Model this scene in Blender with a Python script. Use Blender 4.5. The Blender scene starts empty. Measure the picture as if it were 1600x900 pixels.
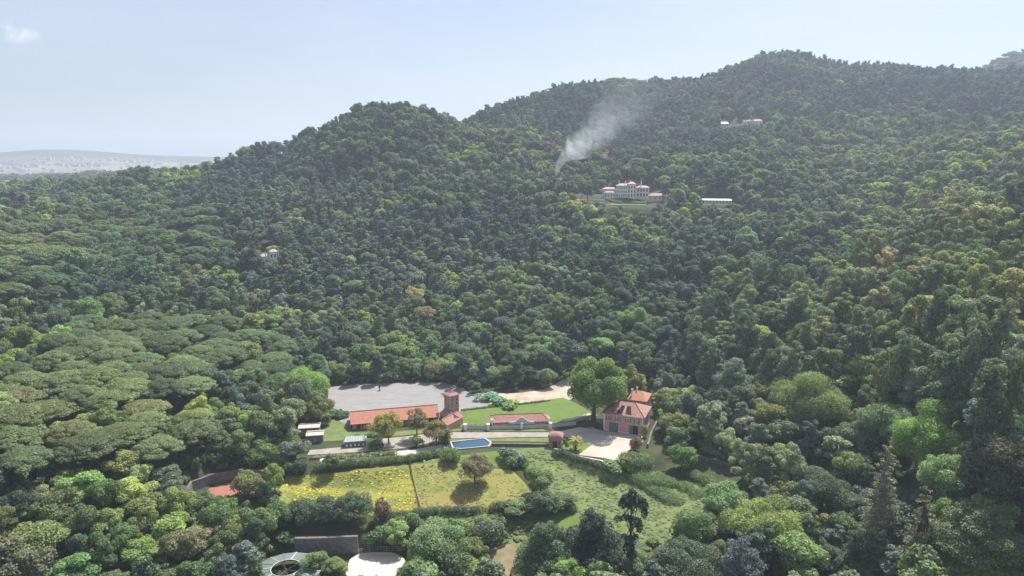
import bpy, bmesh, math, random
import numpy as np
from mathutils import Vector, Matrix
from mathutils.geometry import tessellate_polygon

SC = bpy.context.scene
COL = SC.collection
R = math.radians

# ------------------------------------------------------------------ camera
F = 1067.0
PITCH = R(10.2)
CAMZ = 100.0
cd = bpy.data.cameras.new('camera')
cam = bpy.data.objects.new('camera', cd)
COL.objects.link(cam)
cam.location = (0, 0, CAMZ)
cam.rotation_euler = (math.pi / 2 - PITCH, 0, 0)
cd.sensor_width = 36
cd.lens = 36 * F / 1600
cd.clip_start = 1
cd.clip_end = 30000
SC.camera = cam

# ------------------------------------------------------------------ light
SUN_EL, SUN_DIR = R(57), (0.56, 0.83)         # the sun stands beyond the valley, a little to the right
w = bpy.data.worlds.new('World')
SC.world = w
w.use_nodes = True
wn, wl = w.node_tree.nodes, w.node_tree.links
wn.clear()
sky = wn.new('ShaderNodeTexSky')
sky.sky_type = 'NISHITA'
sky.sun_disc = False
sky.sun_elevation = SUN_EL
sky.sun_rotation = math.atan2(SUN_DIR[0], SUN_DIR[1])
sky.air_density = 1.0
sky.dust_density = 2.0
sky.ozone_density = 3.0
bg = wn.new('ShaderNodeBackground')
bg.inputs['Strength'].default_value = 0.072
wo = wn.new('ShaderNodeOutputWorld')
# faint high cirrus over the whole sky
tc = wn.new('ShaderNodeTexCoord')
mp = wn.new('ShaderNodeMapping')
mp.inputs['Scale'].default_value = (1.2, 1.2, 6)
nz = wn.new('ShaderNodeTexNoise')
nz.inputs['Scale'].default_value = 2.2
nz.inputs['Detail'].default_value = 6
cr = wn.new('ShaderNodeValToRGB')
cr.color_ramp.elements[0].position = .35
cr.color_ramp.elements[0].color = (.14, .14, .14, 1)
cr.color_ramp.elements[1].position = .85
cr.color_ramp.elements[1].color = (.42, .42, .42, 1)
mx = wn.new('ShaderNodeMixRGB')
mx.inputs['Color2'].default_value = (7.6, 7.5, 8.0, 1)
wl.new(tc.outputs['Generated'], mp.inputs['Vector'])
wl.new(mp.outputs[0], nz.inputs['Vector'])
wl.new(nz.outputs['Fac'], cr.inputs['Fac'])
wl.new(cr.outputs['Color'], mx.inputs['Fac'])
wl.new(sky.outputs[0], mx.inputs['Color1'])
# one small wisp of cloud
_c = Vector(((25 - 800) / 1067.0, math.cos(PITCH) + math.sin(PITCH) * (402 / 1067.0), -math.sin(PITCH) + math.cos(PITCH) * (402 / 1067.0))).normalized()
vd = wn.new('ShaderNodeVectorMath'); vd.operation = 'SUBTRACT'; vd.inputs[1].default_value = _c
vs_ = wn.new('ShaderNodeVectorMath'); vs_.operation = 'MULTIPLY'; vs_.inputs[1].default_value = (1, 1, 2.2)
vl = wn.new('ShaderNodeVectorMath'); vl.operation = 'LENGTH'
vm = wn.new('ShaderNodeMapRange'); vm.inputs['From Min'].default_value = 0.0; vm.inputs['From Max'].default_value = .035; vm.inputs['To Min'].default_value = 1.3; vm.inputs['To Max'].default_value = 0
vn = wn.new('ShaderNodeTexNoise'); vn.inputs['Scale'].default_value = 45; vn.inputs['Detail'].default_value = 5
vq = wn.new('ShaderNodeMath'); vq.operation = 'MULTIPLY'
vx = wn.new('ShaderNodeMixRGB'); vx.inputs['Color2'].default_value = (10.5, 10.3, 10.2, 1)
wl.new(tc.outputs['Generated'], vd.inputs[0]); wl.new(vd.outputs[0], vs_.inputs[0]); wl.new(vs_.outputs[0], vl.inputs[0]); wl.new(vl.outputs['Value'], vm.inputs['Value'])
wl.new(tc.outputs['Generated'], vn.inputs['Vector']); vt = wn.new('ShaderNodeMapRange'); vt.inputs['From Min'].default_value = .46; vt.inputs['From Max'].default_value = .8; vt.inputs['To Max'].default_value = .75
wl.new(vn.outputs['Fac'], vt.inputs['Value']); wl.new(vt.outputs[0], vq.inputs[0]); wl.new(vm.outputs[0], vq.inputs[1])
wl.new(vq.outputs[0], vx.inputs['Fac']); wl.new(mx.outputs[0], vx.inputs['Color1'])
wl.new(vx.outputs[0], bg.inputs['Color'])
wl.new(bg.outputs[0], wo.inputs['Surface'])
sd = bpy.data.lights.new('sun', 'SUN')
sd.energy = 4.7
sd.angle = R(0.5)
sd.color = (1, .95, .87)
sun = bpy.data.objects.new('sun', sd)
COL.objects.link(sun)
_h = math.hypot(*SUN_DIR)
sv = Vector((SUN_DIR[0] / _h * math.cos(SUN_EL), SUN_DIR[1] / _h * math.cos(SUN_EL), math.sin(SUN_EL)))
sun.rotation_euler = sv.to_track_quat('Z', 'Y').to_euler()
sun.location = (0, 0, 600)
SC.view_settings.view_transform = 'Standard'
SC.view_settings.look = 'None'
SC.view_settings.exposure = 0.85
SC.view_settings.gamma = 1
HAZE_DENSITY = 0.00020
HAZE_COLOR = (.70, .80, 1.0, 1)
SC.cycles.use_denoising = True
SC.cycles.denoiser = 'OPENIMAGEDENOISE'
SC.cycles.denoising_prefilter = 'NONE'
SC.cycles.max_bounces = 8
SC.cycles.diffuse_bounces = 4
SC.cycles.glossy_bounces = 2
SC.cycles.transmission_bounces = 5
SC.cycles.transparent_max_bounces = 6
SC.cycles.volume_bounces = 1

# ------------------------------------------------------------------ projection helpers
CP, SP = math.cos(PITCH), math.sin(PITCH)

def ray(px, py):
    dx, dy = (px - 800) / F, (450 - py) / F
    return dx, CP + SP * dy, -SP + CP * dy

def at_z(px, py, z=0.0):
    x, y, k = ray(px, py)
    t = (z - CAMZ) / k
    return x * t, y * t

def at_d(px, py, D):
    x, y, k = ray(px, py)
    h = math.hypot(x, y)
    return x / h * D, y / h * D, CAMZ + k / h * D

def proj(x, y, z):
    z = z - CAMZ
    d = y * CP - z * SP
    u = y * SP + z * CP
    return 800 + F * x / d, 450 - F * u / d

# ------------------------------------------------------------------ terrain
anchors = []                                   # x, y, z of bare ground
def G(px, py, z):
    anchors.append((*at_z(px, py, z), z))
TREEH = 8.0
def Fo(px, py, D, th=TREEH):
    x, y, z = at_d(px, py, D)
    anchors.append((x, y, z - th))
def B(px, D, z):
    a = math.atan((px - 800) / F)
    anchors.append((math.sin(a) * D, math.cos(a) * D, z))

for p in [(500, 600), (600, 592), (700, 590), (800, 600), (885, 605), (760, 690), (1000, 690), (560, 690), (640, 690), (850, 690), (950, 690), (700, 650), (1030, 660), (950, 630),
          (600, 640), (500, 660), (820, 640)]:
    G(*p, 0)
for p in [(447, 745, -2), (650, 730, -1.5), (800, 735, -2), (437, 785, -5), (560, 795, -6), (656, 803, -5.5), (760, 790, -5), (830, 790, -5), (900, 720, -3), (1000, 750, -4), (1100, 775, -3.5),
          (1060, 840, -7), (950, 840, -8), (550, 832, -7), (450, 885, -12), (590, 885, -12), (700, 880, -11), (800, 880, -10), (1000, 900, -10), (1200, 900, -7), (360, 765, -2), (380, 720, 0),
          (300, 900, -9), (100, 900, -4), (0, 900, 2), (0, 790, 8), (180, 790, 3), (100, 720, 8), (0, 720, 10), (250, 700, 5), (300, 650, 6), (100, 620, 13), (400, 650, 2), (0, 640, 14),
          (1200, 770, 0), (1120, 720, -1), (1200, 690, 3), (1300, 700, 5), (1400, 780, 2), (1400, 900, -2), (1600, 900, 0), (1600, 780, 6), (1120, 640, 2)]:
    G(*p)
for c in [
    (0, (560, 320), (500, 380), (430, 470), (370, 600), (325, 760), (305, 950)),
    (-250, (560, 320), (500, 380), (430, 470), (370, 600), (325, 760), (305, 950)),
    (200, (540, 340), (480, 400), (420, 480), (360, 600), (310, 740), (293, 860)),
    (400, (520, 365), (460, 420), (405, 490), (330, 590), (285, 690), (250, 790)),
    (500, (540, 345), (400, 480), (280, 650), (216, 765)),
    (610, (560, 335), (500, 385), (400, 480), (300, 590), (220, 680), (170, 745)),
    (710, (540, 345), (400, 470), (290, 590), (230, 690), (197, 810)),
    (760, (500, 375), (330, 550), (232, 690), (180, 860)),
    (840, (520, 355), (430, 430), (330, 550), (260, 650), (200, 800), (148, 940)),
    (960, (540, 335), (480, 380), (400, 450), (330, 545), (240, 760), (170, 920), (124, 1060)),
    (1060, (560, 320), (500, 370), (420, 440), (330, 560), (240, 740), (170, 930), (133, 1100)),
    (1140, (540, 325), (450, 400), (350, 510), (280, 620), (200, 850), (110, 1120)),
    (1210, (560, 300), (480, 350), (400, 430), (340, 520), (260, 680), (180, 900), (86, 1150)),
    (1300, (580, 275), (500, 320), (430, 380), (370, 480), (300, 620), (200, 880), (101, 1180)),
    (1400, (620, 245), (540, 280), (450, 345), (385, 430), (330, 560), (260, 720), (170, 960), (102, 1220)),
    (1500, (640, 225), (560, 255), (450, 325), (350, 430), (280, 620), (200, 860), (112, 1230)),
    (1600, (660, 205), (580, 235), (480, 290), (390, 360), (320, 440), (255, 650), (190, 880), (118, 1230)),
    (1850, (660, 205), (580, 235), (480, 290), (390, 360), (300, 440), (240, 650), (180, 880), (112, 1230)),
]:
    for py, D in c[1:]:
        Fo(c[0], py, D)
Fo(570, 176, 745); Fo(650, 172, 750); Fo(675, 188, 770); Fo(700, 199, 800)
# behind the crests
for px, D, z in [(500, 880, 80), (610, 850, 100), (400, 950, 60), (740, 815, 118), (960, 1260, 180), (1060, 1300, 180), (1210, 1400, 200), (1400, 1450, 200), (1600, 1450, 200), (1850, 1450, 200), (800, 1150, 130),
                 (1600, 490, 52), (1850, 490, 50), (1500, 480, 50),
                 (0, 1500, 52), (-250, 1500, 52), (-250, 2600, 62), (600, 1500, 60), (800, 2000, 80), (400, 2600, 60), (0, 2600, 64), (200, 2600, 64), (0, 4000, 86), (300, 4000, 86), (600, 4000, 60), (1000, 3500, 120), (1500, 3500, 200),
                 (-250, 4000, 86), (1850, 3500, 200)]:
    B(px, D, z)
Fo(200, 277, 1500); Fo(300, 262, 1650, 10); Fo(350, 257, 1600, 10); Fo(0, 283, 1900)
Fo(1600, 90, 1900, 0); Fo(1560, 97, 1850, 0); Fo(1850, 70, 1900, 0); B(1500, 1900, 270)
for px, py in [(-250, 246), (0, 241), (60, 235), (150, 238), (230, 245), (330, 246), (400, 250), (500, 252)]:
    Fo(px, py, 5200, 0)
for px in (-250, 100, 450, 800, 1200, 1850):
    B(px, 6300, 30 if px < 700 else 150)
for a in range(-180, 180, 30):                 # round and behind the viewer
    if abs(a) > 62:
        for D in (120, 400, 1200, 5000):
            anchors.append((math.sin(R(a)) * D, math.cos(R(a)) * D, {120: -10, 400: -5, 1200: 20, 5000: 60}[D]))
for a in (-50, -20, 0, 20, 50):
    anchors.append((math.sin(R(a)) * 90, math.cos(R(a)) * 90, -14))
A = np.array(anchors)

def feat(x, y):
    d = np.hypot(x, y) + 1e-6
    L = np.log(d / 100 + .3)
    k = 1.25
    return np.stack([L * x / d * k * 1.4, L * y / d, ], -1) if False else np.stack([1.75 * np.arctan2(x, y), L], -1)

def tps(r):
    return r * r * np.log(r + 1e-9)
FA = feat(A[:, 0], A[:, 1])
n = len(A)
r_ = np.sqrt(((FA[:, None] - FA[None]) ** 2).sum(-1))
K = tps(r_) + np.eye(n) * 0.0008
Pm = np.hstack([np.ones((n, 1)), FA])
M = np.block([[K, Pm], [Pm.T, np.zeros((3, 3))]])
sol = np.linalg.solve(M, np.concatenate([A[:, 2], np.zeros(3)]))

def rbf(x, y):
    f = feat(x, y)
    out = np.empty(len(f))
    for i in range(0, len(f), 20000):
        q = f[i:i + 20000]
        r = np.sqrt(((q[:, None] - FA[None]) ** 2).sum(-1))
        out[i:i + 20000] = tps(r) @ sol[:n] + sol[n] + q @ sol[n + 1:]
    return out

def vnoise(x, y, s, seed):
    x, y = x / s + seed * 17.3, y / s + seed * 9.1
    xi, yi = np.floor(x), np.floor(y)
    fx, fy = x - xi, y - yi
    fx, fy = fx * fx * (3 - 2 * fx), fy * fy * (3 - 2 * fy)
    h = lambda a, b: np.modf(np.abs(np.sin(a * 127.1 + b * 311.7 + seed) * 43758.5453))[0]
    return (h(xi, yi) * (1 - fx) + h(xi + 1, yi) * fx) * (1 - fy) + (h(xi, yi + 1) * (1 - fx) + h(xi + 1, yi + 1) * fx) * fy - .5

az = np.concatenate([np.arange(-180, -50, 5.0), np.arange(-50, 50, .2), np.arange(50, 181, 5.0)])
az[-1] = 180
ds = [60.0]
while ds[-1] < 6500:
    d = ds[-1]
    ds.append(d + max(1.0, min(.0055 * d, 40)) if d > 110 else d + 6)
ds = np.array([0.5, 25] + ds)
AZ, DD = np.meshgrid(R(1) * az, ds, indexing='ij')
GX, GY = np.sin(AZ) * DD, np.cos(AZ) * DD
Z = rbf(GX.ravel(), np.maximum(GY, -1e9).ravel()).reshape(GX.shape)
Z[:, DD[0] < 60] = -14
far_w = np.clip((DD - 330) / 200, 0, 1)
Z += far_w * (vnoise(GX, GY, 90, 1) * 16 + vnoise(GX, GY, 35, 2) * 6) * np.clip((3000 - DD) / 1500, 0, 1)
rid = (.25 - np.abs(vnoise(GX * .8 + GY * .3, GY * .45, 70, 8))) * 2
Z += rid * 15 * np.clip((DD - 380) / 200, 0, 1) * np.clip((150 - Z) / 60, 0, 1) * np.clip((1200 - DD) / 300, 0, 1)
Z += vnoise(GX, GY, 12, 3) * .5 * far_w
# seam: first and last azimuth are the same direction
Z[0] = Z[-1] = (Z[0] + Z[-1]) / 2

def inpoly(x, y, poly):
    x, y = np.asarray(x, float), np.asarray(y, float)
    c = np.zeros(x.shape, bool)
    j = len(poly) - 1
    for i in range(len(poly)):
        xi, yi = poly[i]; xj, yj = poly[j]
        m = ((yi > y) != (yj > y)) & (x < (xj - xi) * (y - yi) / (yj - yi + 1e-12) + xi)
        c ^= m
        j = i
    return c

def distpoly(x, y, poly):
    d = np.full(np.shape(x), 1e9)
    for i in range(len(poly)):
        ax, ay = poly[i - 1]; bx_, by_ = poly[i]
        vx, vy = bx_ - ax, by_ - ay
        t = np.clip(((x - ax) * vx + (y - ay) * vy) / (vx * vx + vy * vy + 1e-9), 0, 1)
        d = np.minimum(d, np.hypot(x - ax - t * vx, y - ay - t * vy))
    return np.where(inpoly(x, y, poly), 0, d)

def pxpoly(pts, z=0.0):
    return [at_z(p[0], p[1], z) for p in pts]

near = (DD > 110) & (DD < 420)
def flatten(poly, z, soft):
    d = distpoly(GX[near], GY[near], poly)
    k = np.clip(1 - d / soft, 0, 1)
    k = k * k * (3 - 2 * k)
    Z[near] = Z[near] * (1 - k) + z * k
flatten(pxpoly([(500, 605), (560, 592), (690, 592), (760, 635), (890, 600), (1040, 625), (1040, 700), (960, 722), (860, 700), (760, 708), (560, 730), (440, 720), (450, 670), (510, 660)]), 0, 9)
flatten(pxpoly([(400, 868), (660, 868), (660, 910), (400, 930)], -12), -12, 4)
flatten(pxpoly([(290, 780), (330, 752), (430, 745), (430, 780), (350, 795)], -3), -3, 5)

PADS = [(965, 309, 600, 26, 14), (1000, 309, 600, 22, 14), (1025, 314, 590, 14, 12), (905, 309, 610, 26, 12), (985, 321, 568, 18, 14), (423, 413, 470, 9, 12), (1176, 194, 880, 14, 14), (1130, 197, 880, 10, 10), (1120, 318, 600, 22, 10),
        (72, 287, 1900, 22, 40), (108, 285, 1900, 22, 40), (190, 283, 1400, 22, 30), (24, 320, 760, 9, 14), (48, 319, 770, 9, 14), (10, 293, 1500, 20, 30), (338, 292, 800, 6, 10), (150, 270, 2300, 20, 40), (185, 293, 1000, 8, 20)]
for px_, py_, D_, r_d, soft_ in PADS:
    x_, y_, z_ = at_d(px_, py_, D_)
    k_ = np.clip(1 - (np.hypot(GX - x_, GY - y_) - r_d) / soft_, 0, 1)
    k_ = k_ * k_ * (3 - 2 * k_)
    Z = Z * (1 - k_) + z_ * k_

def H(x, y):
    x, y = np.asarray(x, float), np.asarray(y, float)
    a = np.degrees(np.arctan2(x, y))
    d = np.clip(np.hypot(x, y), ds[0], ds[-1] - 1)
    i = np.clip(np.searchsorted(az, a) - 1, 0, len(az) - 2)
    j = np.clip(np.searchsorted(ds, d) - 1, 0, len(ds) - 2)
    u = (a - az[i]) / (az[i + 1] - az[i])
    v = (d - ds[j]) / (ds[j + 1] - ds[j])
    return (Z[i, j] * (1 - u) + Z[i + 1, j] * u) * (1 - v) + (Z[i, j + 1] * (1 - u) + Z[i + 1, j + 1] * u) * v

def h1(x, y):
    return float(H(x, y))

def on_ground(px, py, lift=0.0, d0=110, d1=6000):
    """the point of the ground (or of a sheet lift metres above it) that this direction meets"""
    rx, ry, rz = ray(px, py)
    hh = math.hypot(rx, ry)
    D = np.exp(np.linspace(math.log(d0), math.log(d1), 5000))
    x, y, z = rx / hh * D, ry / hh * D, CAMZ + rz / hh * D
    g = H(x, y) + lift
    k = np.nonzero(z < g)[0]
    k = k[0] if len(k) else len(D) - 1
    return float(x[k]), float(y[k])

# ------------------------------------------------------------------ materials
MATS = {}
def nt(m):
    return m.node_tree.nodes, m.node_tree.links

def mat(name, c1, c2=None, scale=1.0, rough=.85, bump=0.0, detail=5, c3=None, spec=.3, stretch=None, coords='Object', metal=0):
    if name in MATS:
        return MATS[name]
    m = bpy.data.materials.new(name)
    m.use_nodes = True
    N, L = nt(m)
    b = N['Principled BSDF']
    b.inputs['Roughness'].default_value = rough
    b.inputs['Specular IOR Level'].default_value = spec
    b.inputs['Metallic'].default_value = metal
    if c2 is None:
        c2 = tuple(v * .8 for v in c1)
    tcn = N.new('ShaderNodeTexCoord')
    no = N.new('ShaderNodeTexNoise')
    no.inputs['Scale'].default_value = scale
    no.inputs['Detail'].default_value = detail
    no.inputs['Roughness'].default_value = .65
    src = tcn.outputs[coords]
    if stretch:
        mpn = N.new('ShaderNodeMapping')
        mpn.inputs['Scale'].default_value = stretch
        L.new(src, mpn.inputs[0]); src = mpn.outputs[0]
    L.new(src, no.inputs['Vector'])
    rp = N.new('ShaderNodeValToRGB')
    rp.color_ramp.elements[0].position = .33
    rp.color_ramp.elements[1].position = .68
    rp.color_ramp.elements[0].color = (*c2, 1)
    rp.color_ramp.elements[1].color = (*c1, 1)
    if c3:
        e = rp.color_ramp.elements.new(.5)
        e.color = (*c3, 1)
    L.new(no.outputs['Fac'], rp.inputs[0])
    L.new(rp.outputs[0], b.inputs['Base Color'])
    if bump:
        bn = N.new('ShaderNodeBump')
        bn.inputs['Strength'].default_value = bump
        bn.inputs['Distance'].default_value = .1
        n2 = N.new('ShaderNodeTexNoise')
        n2.inputs['Scale'].default_value = scale * 6
        n2.inputs['Detail'].default_value = 3
        L.new(src, n2.inputs['Vector'])
        L.new(n2.outputs['Fac'], bn.inputs['Height'])
        L.new(bn.outputs[0], b.inputs['Normal'])
    MATS[name] = m
    return m

def tile_mat(name, c1, c2, c3):
    """clay tiles: rows down the slope and courses across it, in object space"""
    m = mat(name, c1, c2, .9, .8, 0, 6, c3)
    N, L = nt(m)
    b = N['Principled BSDF']
    tcn = N.new('ShaderNodeTexCoord')
    wv = N.new('ShaderNodeTexWave')
    wv.wave_type = 'BANDS'; wv.bands_direction = 'X'
    wv.inputs['Scale'].default_value = 1.3
    wv.inputs['Distortion'].default_value = .4
    L.new(tcn.outputs['Object'], wv.inputs[0])
    no = N.new('ShaderNodeTexNoise'); no.inputs['Scale'].default_value = 3.5
    L.new(tcn.outputs['Object'], no.inputs[0])
    ad = N.new('ShaderNodeMath'); ad.operation = 'ADD'
    L.new(wv.outputs['Fac'], ad.inputs[0]); L.new(no.outputs['Fac'], ad.inputs[1])
    bn = N.new('ShaderNodeBump'); bn.inputs['Strength'].default_value = .7; bn.inputs['Distance'].default_value = .12
    L.new(ad.outputs[0], bn.inputs['Height']); L.new(bn.outputs[0], b.inputs['Normal'])
    return m

def leaf_mat(name, trans=.35, gain=1.0):
    m = bpy.data.materials.new(name)
    m.use_nodes = True
    N, L = nt(m)
    N.clear()
    o = N.new('ShaderNodeOutputMaterial')
    at = N.new('ShaderNodeAttribute'); at.attribute_type = 'INSTANCER'; at.attribute_name = 'tint'
    lv = N.new('ShaderNodeAttribute'); lv.attribute_type = 'GEOMETRY'; lv.attribute_name = 'leafv'
    mr = N.new('ShaderNodeMapRange')
    mr.inputs['To Min'].default_value = .82 * gain; mr.inputs['To Max'].default_value = 2.6 * gain
    L.new(lv.outputs['Fac'], mr.inputs['Value'])
    mu = N.new('ShaderNodeVectorMath'); mu.operation = 'SCALE'
    L.new(at.outputs['Vector'], mu.inputs[0]); L.new(mr.outputs[0], mu.inputs['Scale'])
    df = N.new('ShaderNodeBsdfDiffuse'); tr = N.new('ShaderNodeBsdfTranslucent')
    L.new(mu.outputs[0], df.inputs['Color'])
    tm = N.new('ShaderNodeMixRGB'); tm.blend_type = 'MULTIPLY'; tm.inputs['Fac'].default_value = 1
    tm.inputs['Color2'].default_value = (1.15, 1.25, .6, 1)
    L.new(mu.outputs[0], tm.inputs['Color1']); L.new(tm.outputs[0], tr.inputs['Color'])
    ms = N.new('ShaderNodeMixShader'); ms.inputs[0].default_value = trans
    L.new(df.outputs[0], ms.inputs[1]); L.new(tr.outputs[0], ms.inputs[2])
    gl = N.new('ShaderNodeBsdfGlossy'); gl.inputs['Roughness'].default_value = .5; gl.inputs['Color'].default_value = (.7, .8, .85, 1)
    m2 = N.new('ShaderNodeMixShader'); m2.inputs[0].default_value = .03
    L.new(ms.outputs[0], m2.inputs[1]); L.new(gl.outputs[0], m2.inputs[2])
    L.new(m2.outputs[0], o.inputs['Surface'])
    MATS[name] = m
    return m

LEAF = leaf_mat('leaves', .46)
NEEDLE = leaf_mat('needles', .30)
BARK = mat('bark', (.13, .10, .075), (.06, .045, .035), 2.5, .9, .5, stretch=(1, 1, .25))
PALEBARK = mat('pale_bark', (.34, .30, .26), (.16, .13, .10), 2.0, .9, .3, stretch=(1, 1, .2))
PINK = mat('pink_render', (.64, .33, .28), (.56, .28, .24), .35, .9, .1)
WHITE = mat('white_render', (.84, .82, .78), (.68, .66, .63), .6, .85)
PALEBLUE = mat('weathered_white_render', (.60, .61, .62), (.44, .46, .47), .5, .9)
CREAM = mat('cream_render', (.62, .5, .32), (.5, .4, .25), .6, .9)
TILE_R = tile_mat('orange_clay_tiles', (.50, .235, .165), (.36, .16, .11), (.44, .20, .135))
TILE_V = tile_mat('pale_pink_tiles', (.56, .42, .38), (.40, .29, .26), (.50, .37, .33))
PALEPINK = mat('pale_pink_render', (.72, .54, .50), (.62, .45, .42), .5, .9)
PALECREAM = mat('pale_cream_render', (.76, .68, .52), (.66, .58, .44), .5, .9)
TILE_P = tile_mat('old_pinkish_tiles', (.43, .26, .22), (.26, .15, .13), (.37, .20, .17))
BRICK = mat('tower_brick', (.50, .29, .26), (.37, .20, .18), 1.6, .9, .4)
STONE = mat('rubble_stone', (.23, .21, .20), (.10, .09, .09), 1.6, .95, .8, 6)
STONE_P = mat('purple_grey_stone', (.25, .22, .23), (.12, .10, .11), 1.3, .95, .8, 6)
CONC = mat('pale_concrete', (.52, .50, .46), (.40, .38, .35), .5, .9, .1)
WOODDK = mat('dark_timber', (.10, .055, .035), (.05, .03, .02), 3, .8)
GREYG = mat('grey_green_paint', (.13, .20, .20), (.10, .16, .165), 1, .6)
GLASS = mat('window_glass', (.02, .03, .035), (.015, .02, .025), 1, .12, spec=.6)
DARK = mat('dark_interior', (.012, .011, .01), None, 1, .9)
SAND_A = mat('grey_arena_sand', (.275, .267, .262), (.20, .195, .19), .30, .95, .2, 11, stretch=(.35, 1.6, 1))
SAND_C = mat('pale_courtyard_gravel', (.52, .46, .40), (.34, .295, .25), .2, .95, .2, 11, stretch=(.5, 1.4, 1))
SAND_R = mat('cream_riding_sand', (.60, .54, .47), (.50, .45, .38), .2, .95, .1, 8)
SAND_B = mat('bare_sandy_soil', (.52, .44, .36), (.26, .21, .15), .14, .95, .3, 9)
LAWN = mat('mown_lawn', (.125, .185, .045), (.085, .135, .03), .18, .95, .3, 8, (.105, .165, .035))
GRASSY = mat('grassy_verge', (.17, .20, .07), (.09, .13, .035), .3, .95, .4, 7)
MEADOW_Y = mat('flowering_meadow', (.33, .29, .05), (.13, .165, .045), .16, .95, .6, 10, (.20, .21, .055), stretch=(.6, 1.3, 1))
MEADOW_O = mat('dry_orange_meadow', (.25, .175, .06), (.12, .155, .04), .13, .95, .5, 8, (.23, .22, .06))
MEADOW_G = mat('rough_green_meadow', (.20, .205, .09), (.085, .125, .04), .16, .95, .7, 9, (.145, .175, .06))
DIRT = mat('brown_paddock_dirt', (.30, .22, .15), (.13, .14, .05), .25, .95, .4, 7)
COURT = mat('red_clay_surface', (.33, .15, .115), (.27, .12, .09), .25, .95, .1)
METALG = mat('grey_green_sheet_metal', (.17, .21, .19), (.13, .165, .15), .4, .5, spec=.5)
WHITEP = mat('white_paint', (.8, .8, .78), None, 1, .5)
FLOWER = mat('white_blossom', (.7, .7, .68), (.3, .35, .2), 4, .9)
SHEET = mat('greenhouse_roof_sheet', (.42, .50, .48), (.33, .40, .38), .8, .4, spec=.5)
ASPHALT = mat('old_lane_surface', (.35, .32, .285), (.23, .21, .185), .3, .95, .2, 8)
GREYW = mat('weathered_wood', (.20, .17, .15), (.12, .10, .09), 2, .9)

FLOOR = mat('woodland_floor', (.075, .08, .035), (.03, .036, .017), .12, 1, .6, 9, (.05, .06, .025))
N_, L_ = nt(FLOOR)
# beyond the woods the floor turns to pale farmland: fields laid over the far plain
vor = N_.new('ShaderNodeTexVoronoi'); vor.inputs['Scale'].default_value = .006
tcf = N_.new('ShaderNodeTexCoord'); L_.new(tcf.outputs['Object'], vor.inputs['Vector'])
rpf = N_.new('ShaderNodeValToRGB')
rpf.color_ramp.elements[0].color = (.05, .08, .03, 1)
rpf.color_ramp.elements[1].color = (.24, .22, .16, 1)
sx = N_.new('ShaderNodeSeparateXYZ'); L_.new(vor.outputs['Color'], sx.inputs[0]); L_.new(sx.outputs[0], rpf.inputs[0])
fa = N_.new('ShaderNodeAttribute'); fa.attribute_name = 'farmland'
mxf = N_.new('ShaderNodeMixRGB'); L_.new(fa.outputs['Fac'], mxf.inputs[0])
bs = N_['Principled BSDF']
L_.new(bs.inputs['Base Color'].links[0].from_socket, mxf.inputs[1]); L_.new(rpf.outputs[0], mxf.inputs[2]); L_.new(mxf.outputs[0], bs.inputs['Base Color'])

# pool water
WATER = bpy.data.materials.new('pool_water'); WATER.use_nodes = True
b = WATER.node_tree.nodes['Principled BSDF']
b.inputs['Base Color'].default_value = (.022, .07, .125, 1); b.inputs['Roughness'].default_value = .08
_n = WATER.node_tree.nodes.new('ShaderNodeTexNoise'); _n.inputs['Scale'].default_value = 1.5
_b = WATER.node_tree.nodes.new('ShaderNodeBump'); _b.inputs['Strength'].default_value = .15
WATER.node_tree.links.new(_n.outputs['Fac'], _b.inputs['Height']); WATER.node_tree.links.new(_b.outputs[0], b.inputs['Normal'])

# ------------------------------------------------------------------ object helpers
def tag(o, label=None, cat=None, group=None, kind=None):
    if label: o['label'] = label
    if cat: o['category'] = cat
    if group: o['group'] = group
    if kind: o['kind'] = kind
    return o

def link(name, me, parent=None, loc=(0, 0, 0), rotz=0):
    o = bpy.data.objects.new(name, me)
    COL.objects.link(o)
    o.location = loc
    o.rotation_euler = (0, 0, rotz)
    if parent: o.parent = parent
    return o

def thing(name, label, cat, loc=(0, 0, 0), rotz=0, group=None):
    return tag(link(name, None, None, loc, rotz), label, cat, group)

def mesh_np(name, V, Q, mats, midx=None, leafv=None, smooth=False):
    """mesh from numpy vertices and a face list (all the same number of corners)"""
    me = bpy.data.meshes.new(name)
    V = np.asarray(V, np.float32); Q = np.asarray(Q, np.int32)
    k = Q.shape[1]
    me.vertices.add(len(V)); me.vertices.foreach_set('co', V.ravel())
    me.loops.add(Q.size); me.loops.foreach_set('vertex_index', Q.ravel())
    me.polygons.add(len(Q))
    me.polygons.foreach_set('loop_start', np.arange(0, Q.size, k, dtype=np.int32))
    try: me.polygons.foreach_set('loop_total', np.full(len(Q), k, np.int32))
    except Exception: pass
    for m in (mats if isinstance(mats, (list, tuple)) else [mats]):
        me.materials.append(m)
    if midx is not None: me.polygons.foreach_set('material_index', np.asarray(midx, np.int32))
    me.polygons.foreach_set('use_smooth', np.full(len(Q), smooth))
    if leafv is not None:
        a = me.attributes.new('leafv', 'FLOAT', 'FACE'); a.data.foreach_set('value', np.asarray(leafv, np.float32))
    me.update(calc_edges=True)
    return me

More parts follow.
